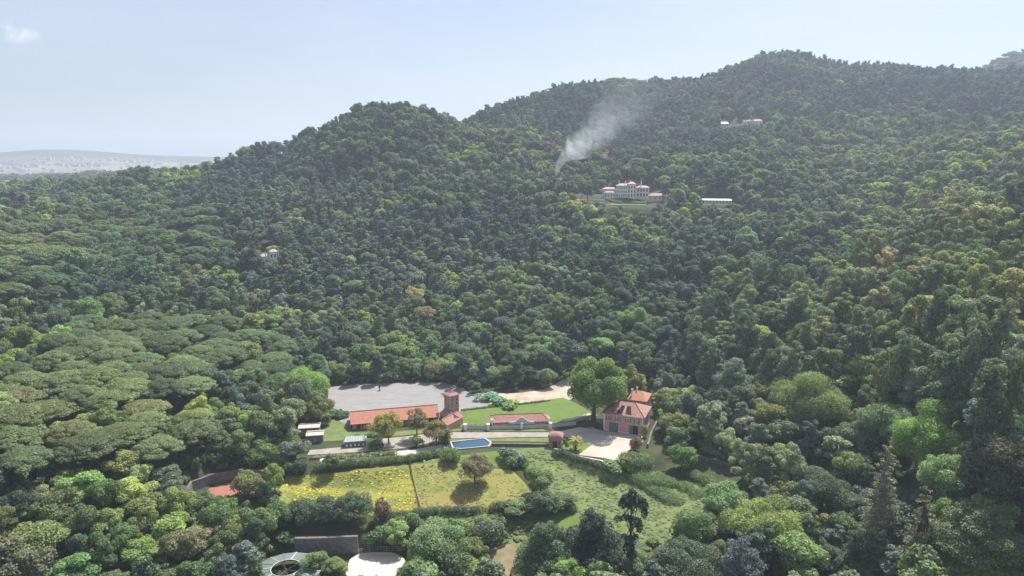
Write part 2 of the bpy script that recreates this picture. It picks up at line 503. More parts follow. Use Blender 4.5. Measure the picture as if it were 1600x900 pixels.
class MB:
    """collects boxes, prisms and tubes for one mesh"""
    def __init__(s): s.v, s.f = [], []
    def add(s, vs, fs):
        o = len(s.v); s.v += [tuple(v) for v in vs]; s.f += [tuple(i + o for i in f) for f in fs]; return s
    def box(s, x0, x1, y0, y1, z0, z1):
        return s.add([(x0, y0, z0), (x1, y0, z0), (x1, y1, z0), (x0, y1, z0), (x0, y0, z1), (x1, y0, z1), (x1, y1, z1), (x0, y1, z1)],
                     [(3, 2, 1, 0), (4, 5, 6, 7), (0, 1, 5, 4), (1, 2, 6, 5), (2, 3, 7, 6), (3, 0, 4, 7)])
    def prism(s, pts, z0, z1):
        n = len(pts)
        return s.add([(x, y, z0) for x, y in pts] + [(x, y, z1) for x, y in pts],
                     [tuple(range(n - 1, -1, -1)), tuple(range(n, 2 * n))] + [(i, (i + 1) % n, n + (i + 1) % n, n + i) for i in range(n)])
    def tube(s, a, b, ra, rb, k=6):
        a, b = Vector(a), Vector(b)
        d = (b - a).normalized()
        u = d.orthogonal().normalized(); v = d.cross(u)
        ring = lambda c, r: [c + u * r * math.cos(t) + v * r * math.sin(t) for t in [2 * math.pi * i / k for i in range(k)]]
        return s.add(ring(a, ra) + ring(b, rb), [(i, (i + 1) % k, k + (i + 1) % k, k + i) for i in range(k)] + [tuple(range(k - 1, -1, -1)), tuple(range(k, 2 * k))])
    def hip(s, x0, x1, y0, y1, z, rh, inset, th=.18):
        """hipped roof with its ridge along x; inset 0 makes a gable roof"""
        ym = (y0 + y1) / 2
        t = [(x0, y0, z), (x1, y0, z), (x1, y1, z), (x0, y1, z), (x0 + inset, ym, z + rh), (x1 - inset, ym, z + rh)]
        b_ = [(x, y, q - th) for x, y, q in t[:4]]
        return s.add(t + b_, [(0, 1, 5, 4), (2, 3, 4, 5), (1, 2, 5), (3, 0, 4), (6, 7, 1, 0), (7, 8, 2, 1), (8, 9, 3, 2), (9, 6, 0, 3), (9, 8, 7, 6)])
    def mesh(s, name, m):
        me = bpy.data.meshes.new(name); me.from_pydata(s.v, [], s.f); me.materials.append(m); me.update(); return me
    def build(s, name, m, parent=None, loc=(0, 0, 0), rotz=0):
        return link(name, s.mesh(name, m), parent, loc, rotz)

def smooth_poly(pts, n=3):
    """Catmull-Rom through closed points"""
    out = []
    k = len(pts)
    for i in range(k):
        p0, p1, p2, p3 = (np.array(pts[(i + j) % k], float) for j in (-1, 0, 1, 2))
        for t in np.linspace(0, 1, n, endpoint=False):
            out.append(tuple(.5 * ((2 * p1) + (-p0 + p2) * t + (2 * p0 - 5 * p1 + 4 * p2 - p3) * t * t + (-p0 + 3 * p1 - 3 * p2 + p3) * t ** 3)))
    return out

def sheet(name, pts, m, lift=.07, step=2.0, curve=0, world=False, kind='structure', lab=None, cat=None):
    """a sheet laid over the ground inside an outline"""
    P = pts if world else [on_ground(*p) for p in pts]
    if curve: P = smooth_poly(P, curve)
    bm = bmesh.new()
    vs = [bm.verts.new((x, y, 0)) for x, y in P]
    tris = tessellate_polygon([[Vector((x, y, 0)) for x, y in P]])
    for t in tris:
        try: bm.faces.new([vs[i] for i in t])
        except ValueError: pass
    xs, ys = [p[0] for p in P], [p[1] for p in P]
    for lo, hi, nv in ((min(xs), max(xs), (1, 0, 0)), (min(ys), max(ys), (0, 1, 0))):
        c = math.ceil(lo / step) * step
        while c < hi:
            bmesh.ops.bisect_plane(bm, geom=bm.verts[:] + bm.edges[:] + bm.faces[:], plane_co=(c * nv[0], c * nv[1], 0), plane_no=nv)
            c += step
    bmesh.ops.recalc_face_normals(bm, faces=bm.faces)
    for f in bm.faces:
        if f.normal.z < 0: f.normal_flip()
    co = np.array([v.co[:2] for v in bm.verts])
    hz = H(co[:, 0], co[:, 1])
    for v, z in zip(bm.verts, hz): v.co.z = z + lift
    me = bpy.data.meshes.new(name); bm.to_mesh(me); bm.free()
    me.materials.append(m)
    o = link(name, me)
    return tag(o, lab, cat, kind=kind)

# ------------------------------------------------------------------ ground
na, nd = GX.shape
V = np.stack([GX, GY, Z], -1).reshape(-1, 3)
i, j = np.meshgrid(np.arange(na - 1), np.arange(nd - 1), indexing='ij')
q = np.stack([i * nd + j, i * nd + j + 1, (i + 1) * nd + j + 1, (i + 1) * nd + j], -1).reshape(-1, 4)
me = mesh_np('ground', V, q[:, ::-1], FLOOR, smooth=True)
fl = (np.clip((DD - 2300) / 500, 0, 1) * np.clip((4600 - DD) / 500, 0, 1)).ravel().astype(np.float32)
at_ = me.attributes.new('farmland', 'FLOAT', 'POINT'); at_.data.foreach_set('value', fl)
if me.polygons[0].normal.z < 0: me.flip_normals()
tag(link('ground', me), kind='structure')
print('terrain z', Z.min(), Z.max())

sheet('riding_arena_ground', [(512, 650), (513, 606), (560, 600), (690, 598), (722, 607), (762, 634), (765, 640), (700, 652), (560, 672)], SAND_A, .10)
sheet('lawn', [(712, 645), (760, 637), (800, 632), (880, 622), (895, 628), (935, 650), (905, 655), (895, 668), (720, 669), (716, 660)], LAWN, .14)
sheet('lawn', [(500, 690), (508, 655), (545, 652), (550, 676), (600, 676), (690, 668), (690, 674), (600, 684), (560, 688)], GRASSY, .06)
sheet('bare_soil', [(735, 616), (800, 615), (850, 608), (880, 594), (895, 598), (893, 624), (840, 629), (790, 640), (765, 635)], SAND_B, .05, curve=3)
sheet('lane', [(480, 712), (484, 704), (560, 697), (600, 686), (640, 682), (690, 676), (860, 676), (925, 668), (945, 676), (945, 684), (880, 684), (858, 683), (700, 686), (640, 700), (600, 704), (560, 707)], ASPHALT, .14)
sheet('lane_verge', [(700, 687), (858, 684), (858, 691), (790, 690), (706, 690)], GRASSY, .10)
sheet('lane_verge', [(700, 671), (860, 670), (860, 675), (700, 675)], GRASSY, .18)
sheet('courtyard', [(860, 678), (905, 668), (945, 674), (1004, 681), (1006, 690), (985, 702), (970, 722), (940, 716), (903, 712), (925, 696), (900, 684)], SAND_C, .18)
sheet('small_lawn', [(876, 690), (900, 684), (926, 696), (903, 711), (880, 702)], LAWN, .12)
sheet('garden_path', [(500, 717), (560, 711), (640, 704), (690, 695), (700, 700), (640, 712), (560, 719), (500, 724)], CONC, .16)
sheet('yellow_meadow', [(447, 745), (540, 738), (638, 727), (648, 768), (656, 803), (600, 812), (560, 800), (520, 800), (437, 786), (436, 765)], MEADOW_Y, .08)
sheet('orange_meadow', [(642, 727), (700, 722), (800, 735), (820, 755), (838, 782), (760, 796), (660, 803), (650, 768)], MEADOW_O, .08)
sheet('green_meadow', [(790, 702), (862, 699), (905, 714), (975, 727), (1040, 742), (1090, 760), (1110, 790), (1085, 830), (1050, 845), (980, 840), (900, 800), (850, 760)], MEADOW_G, .08)
sheet('lawn', [(640, 725), (690, 716), (790, 703), (800, 733), (700, 721), (645, 728)], LAWN, .05)
sheet('lawn', [(845, 820), (880, 790), (920, 810), (870, 850), (845, 838)], LAWN, .06)
sheet('rough_grass', [(610, 806), (700, 800), (840, 786), (860, 800), (840, 850), (600, 850)], GRASSY, .04)
sheet('rough_grass', [(980, 842), (1060, 842), (1080, 870), (1000, 905), (960, 905)], MEADOW_G, .05)
sheet('dry_paddock', [(760, 862), (785, 852), (830, 846), (850, 870), (830, 900), (780, 905), (760, 890)], DIRT, .08)
sheet('sand_ring', [(548, 905), (545, 880), (556, 868), (590, 864), (620, 866), (634, 878), (636, 905)], SAND_R, .12, curve=3)
sheet('red_court', [(308, 777), (330, 762), (372, 752), (412, 760), (405, 778), (350, 783)], COURT, .1)
sheet('shaded_lane', [(1080, 716), (1130, 728), (1200, 755), (1240, 790), (1225, 795), (1190, 765), (1120, 738), (1070, 724)], FLOOR, .06)  # dark floor colour stands in for the tree shade over the lane
0 and sheet('hillside_clearing', [(300, 418), (400, 412), (450, 426), (440, 440), (330, 440)], MEADOW_G, .3, 6, 2)
0 and sheet('bright_field', [(-40, 560), (70, 545), (95, 560), (60, 590), (-40, 598)], MEADOW_G, .2, 4, 2)

# ------------------------------------------------------------------ tree prototypes
rng = np.random.default_rng(7)

def leaves(lobes, density, size, rg, up=.25, flat=0.0, inner=.25, bias=.55):
    """leaf sprays spread over the lobes of a crown; lobes are (x, y, z, rx, ry, rz)"""
    Vs, lv = [], []
    for lb in lobes:
        c, r = np.array(lb[:3]), np.array(lb[3:6])
        area = 4 * math.pi * ((r[0] * r[1]) ** 1.6 / 3 + (r[0] * r[2]) ** 1.6 / 3 + (r[1] * r[2]) ** 1.6 / 3) ** (1 / 1.6)
        k = max(6, int(area * density))
        d = rg.normal(size=(k, 3)); d /= np.linalg.norm(d, axis=1)[:, None]
        low = (d[:, 2] < -.35) & (rg.random(k) < .6)
        d[low, 2] *= -1
        rr = 1 - inner * rg.random(k) ** 2 + .12 * rg.normal(size=k) * .6
        p = c + d * r * rr[:, None]
        nrm = d / r; nrm /= np.linalg.norm(nrm, axis=1)[:, None]
        nn = nrm * bias + rg.normal(size=(k, 3)) * (1 - bias) * .8 + np.array([0, 0, up])
        nn /= np.linalg.norm(nn, axis=1)[:, None]
        t = rg.normal(size=(k, 3)); t -= (t * nn).sum(1)[:, None] * nn; t /= np.linalg.norm(t, axis=1)[:, None]
        b_ = np.cross(nn, t)
        s = size * (.6 + .8 * rg.random(k))[:, None]
        a1, a2 = s * t * .62, s * b_ * (.38 + .2 * rg.random(k))[:, None]
        sk = a1 * (rg.random(k)[:, None] - .5) * .9
        quad = np.stack([p - a1, p - a2 + sk - nn * s * .12, p + a1, p + a2 + sk - nn * s * .12], 1)
        Vs.append(quad.reshape(-1, 3))
        lobe_tone = rg.normal() * .10
        lv.append(np.clip(.5 + lobe_tone + rg.normal(size=k) * .27, 0, 1))
    V = np.concatenate(Vs)
    return V, np.arange(len(V)).reshape(-1, 4), np.concatenate(lv)

def trunk_mb(top, rad, lobes, rg, limbs=6, split=.45, lean=0.0, k=6):
    mb = MB()
    p = Vector((0, 0, -1.5)); segs = 4
    pts = [p]
    for s in range(1, segs + 1):
        t = s / segs
        pts.append(Vector((lean * top * t * t + rg.normal() * .1, rg.normal() * .12, top * t)))
    for s in range(segs):
        mb.tube(pts[s], pts[s + 1], rad * (1 - .7 * s / segs) * (1.25 if s == 0 else 1), rad * (1 - .7 * (s + 1) / segs), k)
    idx = rg.permutation(len(lobes))[:limbs]
    for q in idx:
        lb = lobes[q]
        t = split + (1 - split) * rg.random() * .8
        f = t * segs; s = min(int(f), segs - 1)
        a = pts[s].lerp(pts[s + 1], f - s)
        e = Vector(lb[:3]); m_ = a.lerp(e, .5) + Vector((0, 0, -.08 * (e - a).length))
        mb.tube(a, m_, rad * .4, rad * .27, 5); mb.tube(m_, e, rad * .27, rad * .1, 5)
    return mb

def lob_round(rg, R_=5, Ht=12, base=.2, nl=26, lr=.31):
    out = []
    form = int(rg.integers(4))
    zc, rz = Ht * (1 + base) / 2 - .4, Ht * (1 - base) / 2
    for _ in range(nl):
        d = rg.normal(size=3); d[2] = abs(d[2]) * .9 + (-.55 if rg.random() < .35 else .1); d /= np.linalg.norm(d)
        k = .66 + .16 * rg.normal()
        t = (d[2] + 1) / 2
        k *= (1, 1.28 - .62 * t, .78 + .36 * t, 1.12 - .3 * t)[form]
        s = R_ * lr * (.55 + .8 * rg.random())
        out.append((d[0] * R_ * k, d[1] * R_ * k, zc + d[2] * rz * k * (1.08 if rg.random() < .2 else .95), s, s, s * rg.uniform(.7, 1.05)))
    out.append((0, 0, zc, R_ * .52, R_ * .52, rz * .56))
    sq, an = rg.uniform(.78, 1.0), rg.uniform(0, 3.14)       # crowns are not round in plan, and lean a little
    lx, ly = rg.normal(0, .06, 2)
    res = []
    for x, y, z, a, b_, c in out:
        x += lx * z; y += ly * z
        u = x * math.cos(an) + y * math.sin(an); v = (-x * math.sin(an) + y * math.cos(an)) * sq
        res.append((u * math.cos(an) - v * math.sin(an), u * math.sin(an) + v * math.cos(an), z, a, b_, c))
    return res

def lob_pine(rg, R_=3.6, Ht=15, nl=19):
    out = []
    lx, ly = rg.normal(0, .05, 2)
    for i in range(nl):
        t = i / (nl - 1)
        a = rg.random() * 6.28
        k = R_ * (1 - .62 * t) * (.55 + .35 * rg.random())
        s = R_ * (.26 + .26 * rg.random()) * (1 - .35 * t)
        k *= 1.1 + .25 * rg.normal()
        out.append((math.cos(a) * k + lx * Ht * t, math.sin(a) * k + ly * Ht * t, Ht * (.38 + .58 * t) + rg.normal() * .3, s * 1.15, s * 1.15, s * .75))
    out.append((0, 0, Ht * .66, R_ * .45, R_ * .45, Ht * .24))
    return out

def lob_umbrella(rg, R_=7, Ht=13, nl=46):
    out = []
    for i in range(nl):
        k = math.sqrt((i + .5) / nl); a = i * 2.39996 + rg.normal() * .2
        s = R_ * (.17 + .08 * rg.random())
        out.append((math.cos(a) * R_ * k * .9, math.sin(a) * R_ * k * .9, Ht - .6 - 3.0 * k ** 2.4 + rg.normal() * .16, s * 1.15, s * 1.15, s * .55))
    return out

def lob_euc(rg, R_=4.2, Ht=19, nl=20):
    out = []
    for i in range(nl):
        t = rg.random()
        a = rg.random() * 6.28
        k = R_ * (.35 + .6 * rg.random()) * math.sin(math.pi * (.22 + .7 * t)) ** .6
        s = R_ * (.2 + .16 * rg.random())
        out.append((math.cos(a) * k, math.sin(a) * k, Ht * (.36 + .6 * t), s, s, s * 1.1))
    return out

def lob_tiers(rg, R_=4.5, Ht=18, tiers=9, droop=.1, start=.22):
    out = []
    for i in range(tiers):
        t = i / (tiers - 1)
        z = Ht * (start + (1 - start) * t) - .3
        rr = R_ * (1 - .82 * t ** 1.15) + .3
        nb = max(3, int(7 * (1 - t) + 2))
        for q in range(nb):
            a = q * 6.283 / nb + i * 1.3 + rg.normal() * .2
            k = rr * (.45 + .4 * rg.random())
            out.append((math.cos(a) * k, math.sin(a) * k, z - droop * k + rg.normal() * .25, rr * .42 + .2, rr * .42 + .2, .45 + .12 * rr))
    out.append((0, 0, Ht * .97, .35, .35, .9))
    return out

def lob_shrub(rg, R_=1.6, Ht=2.4, nl=8):
    out = []
    for _ in range(nl):
        a = rg.random() * 6.28; k = R_ * rg.random() * .7; s = R_ * (.35 + .3 * rg.random())
        out.append((math.cos(a) * k, math.sin(a) * k, Ht * (.3 + .4 * rg.random()), s, s, s * .9))
    return out

PROTO = {}
def proto(kind, lobf, n, dens, size, bark, leafm, top, rad, limbs=6, lean=0.0, up=.3, bias=.55, **kw):
    """two meshes per form, a trunk and a crown, plus the width and height they were built at"""
    L = []
    for q in range(n):
        lb = lobf(rng, **kw)
        V, Q, lv = leaves(lb, dens, size, rng, up=up, bias=bias)
        cm = mesh_np(kind + '_crown', V, Q, leafm, leafv=lv)
        tm = trunk_mb(top, rad, lb, rng, limbs, lean=lean * (1 if q % 2 else -1)).mesh(kind + '_trunk', bark)
        L.append((cm, tm, float(np.percentile(np.abs(V[:, :2]), 98)) * 2, float(np.percentile(V[:, 2], 99.5)), V, Q, lv))
    PROTO[kind] = L

proto('broadleaf', lob_round, 8, 13.0, .36, BARK, LEAF, 7.5, .32, 8)
proto('holm_oak', lob_round, 4, 14.0, .32, BARK, LEAF, 6.5, .34, 8, base=.08, nl=30, lr=.28)
proto('pine', lob_pine, 7, 15.0, .33, BARK, NEEDLE, 13.5, .26, 10, up=.1)
proto('umbrella_pine', lob_umbrella, 5, 19.0, .27, BARK, NEEDLE, 10.2, .34, 16, .06, up=.5, bias=.7)
proto('eucalyptus', lob_euc, 5, 12.0, .38, PALEBARK, LEAF, 17, .26, 14)
proto('tiered_conifer', lob_tiers, 3, 9.0, .38, BARK, NEEDLE, 17, .3, 16, up=.1)
proto('shrub', lob_shrub, 5, 14.0, .28, BARK, LEAF, 1.2, .08, 5)
# lighter forms for the far slopes
proto('broadleaf_far', lob_round, 8, 5.0, .62, BARK, LEAF, 7.5, .32, 4)
proto('pine_far', lob_pine, 7, 6.5, .54, BARK, NEEDLE, 13.5, .26, 5, up=.1)
proto('umbrella_far', lob_umbrella, 3, 7, .46, BARK, NEEDLE, 10.2, .34, 8, up=.5, nl=30)
proto('eucalyptus_far', lob_euc, 4, 5, .62, PALEBARK, LEAF, 17, .26, 8)

SPEC = {  # object name, category, words for labels
    'broadleaf': ('broadleaf_tree', 'tree', 'broadleaf tree'), 'holm_oak': ('holm_oak', 'tree', 'rounded oak'),
    'pine': ('pine_tree', 'tree', 'upright pine'), 'umbrella_pine': ('umbrella_pine', 'tree', 'umbrella pine'),
    'eucalyptus': ('eucalyptus_tree', 'tree', 'eucalyptus'), 'tiered_conifer': ('layered_conifer', 'tree', 'layered conifer'),
    'shrub': ('shrub', 'shrub', 'shrub')}

def tree(kind, x, y, width, height, tint, label, group=None, form=None, rot=None, name=None, z=None, tilt=0.0):
    L = PROTO[kind]
    f = L[(rng.integers(len(L)) if form is None else form) % len(L)]
    nm, cat, _ = SPEC[kind]
    root = thing(name or nm, label, cat, (x, y, h1(x, y) if z is None else z), float(rng.random() * 6.28) if rot is None else rot, group)
    root.rotation_euler[0] = tilt
    s = (width / f[2], width / f[2], height / f[3])
    root.scale = s
    c = link('crown', f[0], root); c['tint'] = [float(v) for v in tint]
    t = link('trunk', f[1], root)
    return root

def by_top(px, top, height):
    return on_ground(px, top, height)

def slant(x, y, z=0):
    return math.sqrt(x * x + y * y + (z - CAMZ) ** 2)

def tree_px(kind, px, top, wpx, height, tint, label, **kw):
    """a tree whose tip shows in the direction (px, top) and whose crown looks wpx wide"""
    x, y = by_top(px, top, height)
    d = y * CP - (h1(x, y) + height * .7 - CAMZ) * SP
    return tree(kind, x, y, wpx * d / F, height, tint, label, **kw)
#SPLIT_A

# ------------------------------------------------------------------ leaf colours (albedo)
T = dict(dark=(.074, .102, .056), mid=(.102, .142, .056), green=(.112, .168, .058), yellow=(.165, .215, .062), bright=(.150, .215, .052), olive=(.145, .165, .058), blue=(.080, .106, .094),
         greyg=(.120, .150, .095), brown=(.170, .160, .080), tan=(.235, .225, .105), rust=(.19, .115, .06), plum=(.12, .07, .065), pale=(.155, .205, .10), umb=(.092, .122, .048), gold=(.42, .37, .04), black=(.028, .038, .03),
         teal=(.11, .19, .13))
TW = dict(dark='dark green', mid='mid green', green='fresh green', yellow='yellow-green', bright='bright lime-green', olive='olive green', blue='blue-green', greyg='grey-green', brown='brownish',
          tan='tan-coloured', rust='rust-tinged', plum='plum-red', pale='pale green', umb='olive-topped', black='blackish', teal='teal-green')

def vary(t, a=.2):
    k = 1 + rng.normal() * a
    return tuple(max(.01, v * k * (1 + rng.normal() * .04)) for v in t)

# ------------------------------------------------------------------ building helpers
SHARED = {}
def shared(key, fn):
    if key not in SHARED: SHARED[key] = fn()
    return SHARED[key]

def window(parent, x, z, ww, hh, m=WHITE, side='front', off=0.0, arch=False, shutters=None, y=0.0, x_plane=0.0, bars=True):
    """a window standing 6 cm proud of the wall; front walls face -y, side walls face -x or +x"""
    key = ('w', round(ww, 2), round(hh, 2), m.name, bars)
    def mk():
        b = MB(); t = .13
        b.box(-ww / 2, ww / 2, -.07, .05, 0, t).box(-ww / 2, ww / 2, -.07, .05, hh - t, hh).box(-ww / 2, -ww / 2 + t, -.069, .05, t, hh - t).box(ww / 2 - t, ww / 2, -.069, .05, t, hh - t)
        if bars: b.box(-.04, .04, -.055, .05, t, hh - t).box(-ww / 2 + t, ww / 2 - t, -.05, .05, hh * .55, hh * .55 + .07)
        return b.mesh('window', m)
    def mp(): return MB().box(-ww / 2 + .1, ww / 2 - .1, -.03, .04, .1, hh - .1).mesh('pane', GLASS)
    o = link('window', shared(key, mk), parent)
    p = link('pane', shared(key + ('p',), mp), o)
    if side == 'front': o.location = (x, y, z)
    elif side == 'left': o.location = (x_plane, y, z); o.rotation_euler[2] = -math.pi / 2
    else: o.location = (x_plane, y, z); o.rotation_euler[2] = math.pi / 2
    if shutters:
        for sx_ in (-1, 1):
            link('shutter', shared(key + ('s', shutters.name), lambda: MB().box(-.24, .24, -.09, -.02, 0, hh).mesh('shutter', shutters)), o, (sx_ * (ww / 2 + .26), 0, 0))
    return o

def walls(parent, x0, x1, y0, y1, z0, z1, m, name='wall'):
    return MB().box(x0, x1, y0, y1, z0, z1).build(name, m, parent)

def ridge_caps(parent, x0, x1, y0, y1, z, rh, inset, m):
    ym = (y0 + y1) / 2
    b = MB(); u = .06
    b.tube((x0 + inset, ym, z + rh + u), (x1 - inset, ym, z + rh + u), .16, .16, 6)
    if inset > 0:
        for cx, cy, ex in ((x0, y0, x0 + inset), (x0, y1, x0 + inset), (x1, y0, x1 - inset), (x1, y1, x1 - inset)):
            b.tube((cx, cy, z + u), (ex, ym, z + rh + u), .13, .13, 6)
    return b.build('ridge_tiles', m, parent)

def chimney(parent, x, y, z, h=1.6, s=.5, m=WHITE):
    c = MB().box(x - s / 2, x + s / 2, y - s / 2, y + s / 2, z - 1.5, z + h).box(x - s / 2 - .1, x + s / 2 + .1, y - s / 2 - .1, y + s / 2 + .1, z + h, z + h + .2).build('chimney', m, parent)
    MB().box(x - s / 3, x + s / 3, y - s / 3, y + s / 3, z + h + .2, z + h + .5).build('chimney_pot', TILE_R, c)
    return c

def frame2(pa, pb):
    """origin, turn and length of a facade running from a to b as seen from the front"""
    return pa, math.atan2(pb[1] - pa[1], pb[0] - pa[0]), math.hypot(pb[0] - pa[0], pb[1] - pa[1])

# ---- the pink house
pa, pb = at_z(943, 672, 0), at_z(1004, 681, 0)
o_, ang, Lf = frame2(pa, pb)
house = thing('country_house', 'two-storey pink house with a hipped tiled roof at the edge of the gravel courtyard', 'house', (*o_, 0), ang)
Wd = 13.0; He = 6.9
walls(house, 0, Lf, 0, Wd, -1, He, PINK)
MB().box(-.05, Lf + .05, -.06, Wd, -1, .55).build('plinth', WHITE, house)
MB().box(-.08, .35, -.09, .3, .56, He - .2).build('corner_pilaster', WHITE, house)
MB().box(Lf - .35, Lf + .08, -.09, .3, .56, He - .2).build('corner_pilaster', WHITE, house)
MB().box(-.25, Lf + .25, -.25, Wd + .25, He - .2, He + .05).build('cornice', WHITE, house)
x0, x1, y0, y1, rz, ri = -.7, Lf + .7, -.7, Wd + .7, 3.3, 5.4
z = He + .25
ym = (y0 + y1) / 2
# the front slope carries two stripped openings with bare rafters
roof = MB()
def slope(u, s):       # u along the eave 0..1, s up the slope 0..1
    xe = x0 + (x1 - x0) * u; xr = x0 + ri + (x1 - x0 - 2 * ri) * u
    return (xe + (xr - xe) * s, y0 + (ym - y0) * s, z + rz * s)
us = [0, .32, .47, .55, .70, 1]; ss = [0, .1, .68, 1]
for a in range(5):
    for c in range(3):
        if a in (1, 3) and c == 1: continue
        roof.add([slope(us[a], ss[c]), slope(us[a + 1], ss[c]), slope(us[a + 1], ss[c + 1]), slope(us[a], ss[c + 1])], [(0, 1, 2, 3)])
E = [(x0, y0, z), (x1, y0, z), (x1, y1, z), (x0, y1, z), (x0 + ri, ym, z + rz), (x1 - ri, ym, z + rz)]
roof.add(E, [(2, 3, 4, 5), (1, 2, 5), (3, 0, 4)])
roof.add([(x, y, z - .2) for x, y, _ in E[:4]] + E[:4], [(3, 2, 1, 0), (0, 1, 5, 4), (1, 2, 6, 5), (2, 3, 7, 6), (3, 0, 4, 7)])
rf = roof.build('roof', TILE_P, house)
ridge_caps(rf, x0, x1, y0, y1, z, rz, ri, WOODDK).name = 'ridge_tiles'
for a in (1, 3):
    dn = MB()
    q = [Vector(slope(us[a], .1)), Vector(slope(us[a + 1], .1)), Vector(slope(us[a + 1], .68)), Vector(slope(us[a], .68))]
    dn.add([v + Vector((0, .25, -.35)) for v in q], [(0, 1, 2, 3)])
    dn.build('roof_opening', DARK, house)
    for k in range(5):
        u = us[a] + (us[a + 1] - us[a]) * (k + .3) / 5
        MB().tube(Vector(slope(u, .1)) + Vector((0, 0, -.06)), Vector(slope(u, .68)) + Vector((0, 0, -.06)), .07, .07, 4).build('rafter', WOODDK, house)
for u in (.51, .485):
    MB().tube(Vector(slope(u - .01, .0)) + Vector((0, 0, .12)), Vector(slope(u + .015, .8)) + Vector((0, 0, .12)), .06, .06, 4).build('roof_lath', CREAM, house)
for u in (.13, .36, .62, .84):
    window(house, Lf * u, 4.3, 1.15, 1.7, WHITE, shutters=GREYG)
for u, open_ in ((.26, False), (.77, True)):
    ww, hh = 3.0, 3.3
    d = MB().box(Lf * u - ww / 2 - .2, Lf * u - ww / 2, -.12, .1, 0, hh).box(Lf * u + ww / 2, Lf * u + ww / 2 + .2, -.12, .1, 0, hh).box(Lf * u - ww / 2 - .2, Lf * u + ww / 2 + .2, -.12, .1, hh, hh + .25).build('doorway', STONE, house)
    if open_:
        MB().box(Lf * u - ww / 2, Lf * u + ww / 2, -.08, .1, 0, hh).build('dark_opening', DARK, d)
        MB().box(Lf * u - ww / 2, Lf * u - ww / 2 + 1.3, -.16, -.09, 0.02, hh - .03).build('door_leaf', GREYG, d)
    else:
        for s in (0, 1):
            MB().box(Lf * u - ww / 2 + s * 1.52, Lf * u - .03 + s * 1.5, -.11, .1, 0.02, hh - .02).build('door_leaf', GREYG, d)
for k in range(3):
    window(house, 0, 4.2, 1.1, 1.7, WHITE, 'right', y=2.5 + k * 4, x_plane=Lf)
# rear wing, taller, with a chimney
walls(house, 6.5, 13.5, Wd + .05, Wd + 9, -1, 9.2, PINK, 'rear_wing')
r2 = MB().hip(6, 14, Wd - 1.2, Wd + 9.5, 9.3, 2.4, 3.2).build('rear_roof', TILE_R, house)
chimney(house, 7.6, Wd + 1.2, 10.6, 2.2, .6)
chimney(house, 8.9, Wd + 4.2, 11.4, 1.4, .5)
walls(house, Lf * .05, Lf * .3, Wd, Wd + 5, -1, 5, PINK, 'side_wing')
MB().hip(Lf * .05 - .4, Lf * .3 + .4, Wd - .4, Wd + 5.4, 5.1, 1.4, 1.5).build('side_roof', TILE_P, house)

# ---- the long barn
pa, pb = at_z(548, 673, 0), at_z(687, 660.5, 0)
o_, ang, Lb = frame2(pa, pb)
barn = thing('barn', 'long low barn under one straight orange tiled roof beside the grey arena', 'barn', (*o_, 0), ang)
walls(barn, .5, Lb - .5, .6, 11.4, -.6, 2.3, PINK)
MB().hip(0, Lb, -.2, 12.2, 2.5, 2.9, .01, .22).build('roof', TILE_R, barn)
ridge_caps(barn, 0, Lb, -.2, 12.2, 2.52, 2.9, 0, TILE_P)
MB().box(0, Lb, -.32, -.2, 2.25, 2.42).build('gutter', WOODDK, barn)
for k in range(9):
    d = MB().box(2.2 + k * 4, 3.7 + k * 4, .5, .7, 0, 1.9).build('stable_door', WOODDK, barn)
for k in range(10):
    MB().box(.5 + k * 4 - .12, .5 + k * 4 + .12, -.05, .2, -.3, 2.26).build('post', WOODDK, barn)

# ---- the brick tower and its two low wings
tp = at_z(706, 654, 0)
tower = thing('brick_tower', 'slender square pink brick tower with pale corner strips and a little pointed roof', 'tower', (*tp, 0), R(38))
a = 1.9; TH = 10.1
walls(tower, -a, a, -a, a, -.5, TH, BRICK)
for sx in (-1, 1):
    for sy in (-1, 1):
        MB().box(sx * a - .22, sx * a + .22, sy * a - .22, sy * a + .22, -.5, TH - .1).build('corner_strip', PINK if (sx, sy) != (-1, -1) else CONC, tower)
MB().box(-.22, .22, -a - .12, -a + .1, .2, TH - .5).build('pilaster', CONC, tower)
MB().box(-a - .12, -a + .1, -.22, .22, .2, TH - .5).build('pilaster', CONC, tower)
MB().box(-a - .35, a + .35, -a - .35, a + .35, TH, TH + .3).build('cornice', CONC, tower)
MB().box(-a - .26, a + .26, -a - .26, a + .26, 4.9, 5.1).build('string_course', CONC, tower)
for sx, sd_ in ((-1, 'left'), (1, 'right')):
    for k in (-.95, .95):
        for zz in (6.2, 7.9, 2.3):
            window(tower, 0, zz, .75, 1.2, CONC, sd_, y=k, x_plane=sx * (a + .01), bars=False)
for k in (-1.1, 1.1):
    for zz in (6.2, 7.9, 2.3):
        window(tower, k, zz, .75, 1.2, CONC, y=-a - .01, bars=False)
pr = MB()
prof = [(a + .6, TH + .3), (a * .62, TH + 1.0), (a * .3, TH + 1.75), (.05, TH + 2.7)]
vs, fs = [], []
for rr, zz in prof: vs += [(-rr, -rr, zz), (rr, -rr, zz), (rr, rr, zz), (-rr, rr, zz)]
for k in range(3):
    for q in range(4): fs.append((k * 4 + q, k * 4 + (q + 1) % 4, k * 4 + 4 + (q + 1) % 4, k * 4 + 4 + q))
fs.append((3, 2, 1, 0)); pr.add(vs, fs)
prr = pr.build('roof', TILE_P, tower)
MB().tube((0, 0, TH + 2.5), (0, 0, TH + 3.3), .09, .03).build('finial', CONC, prr)

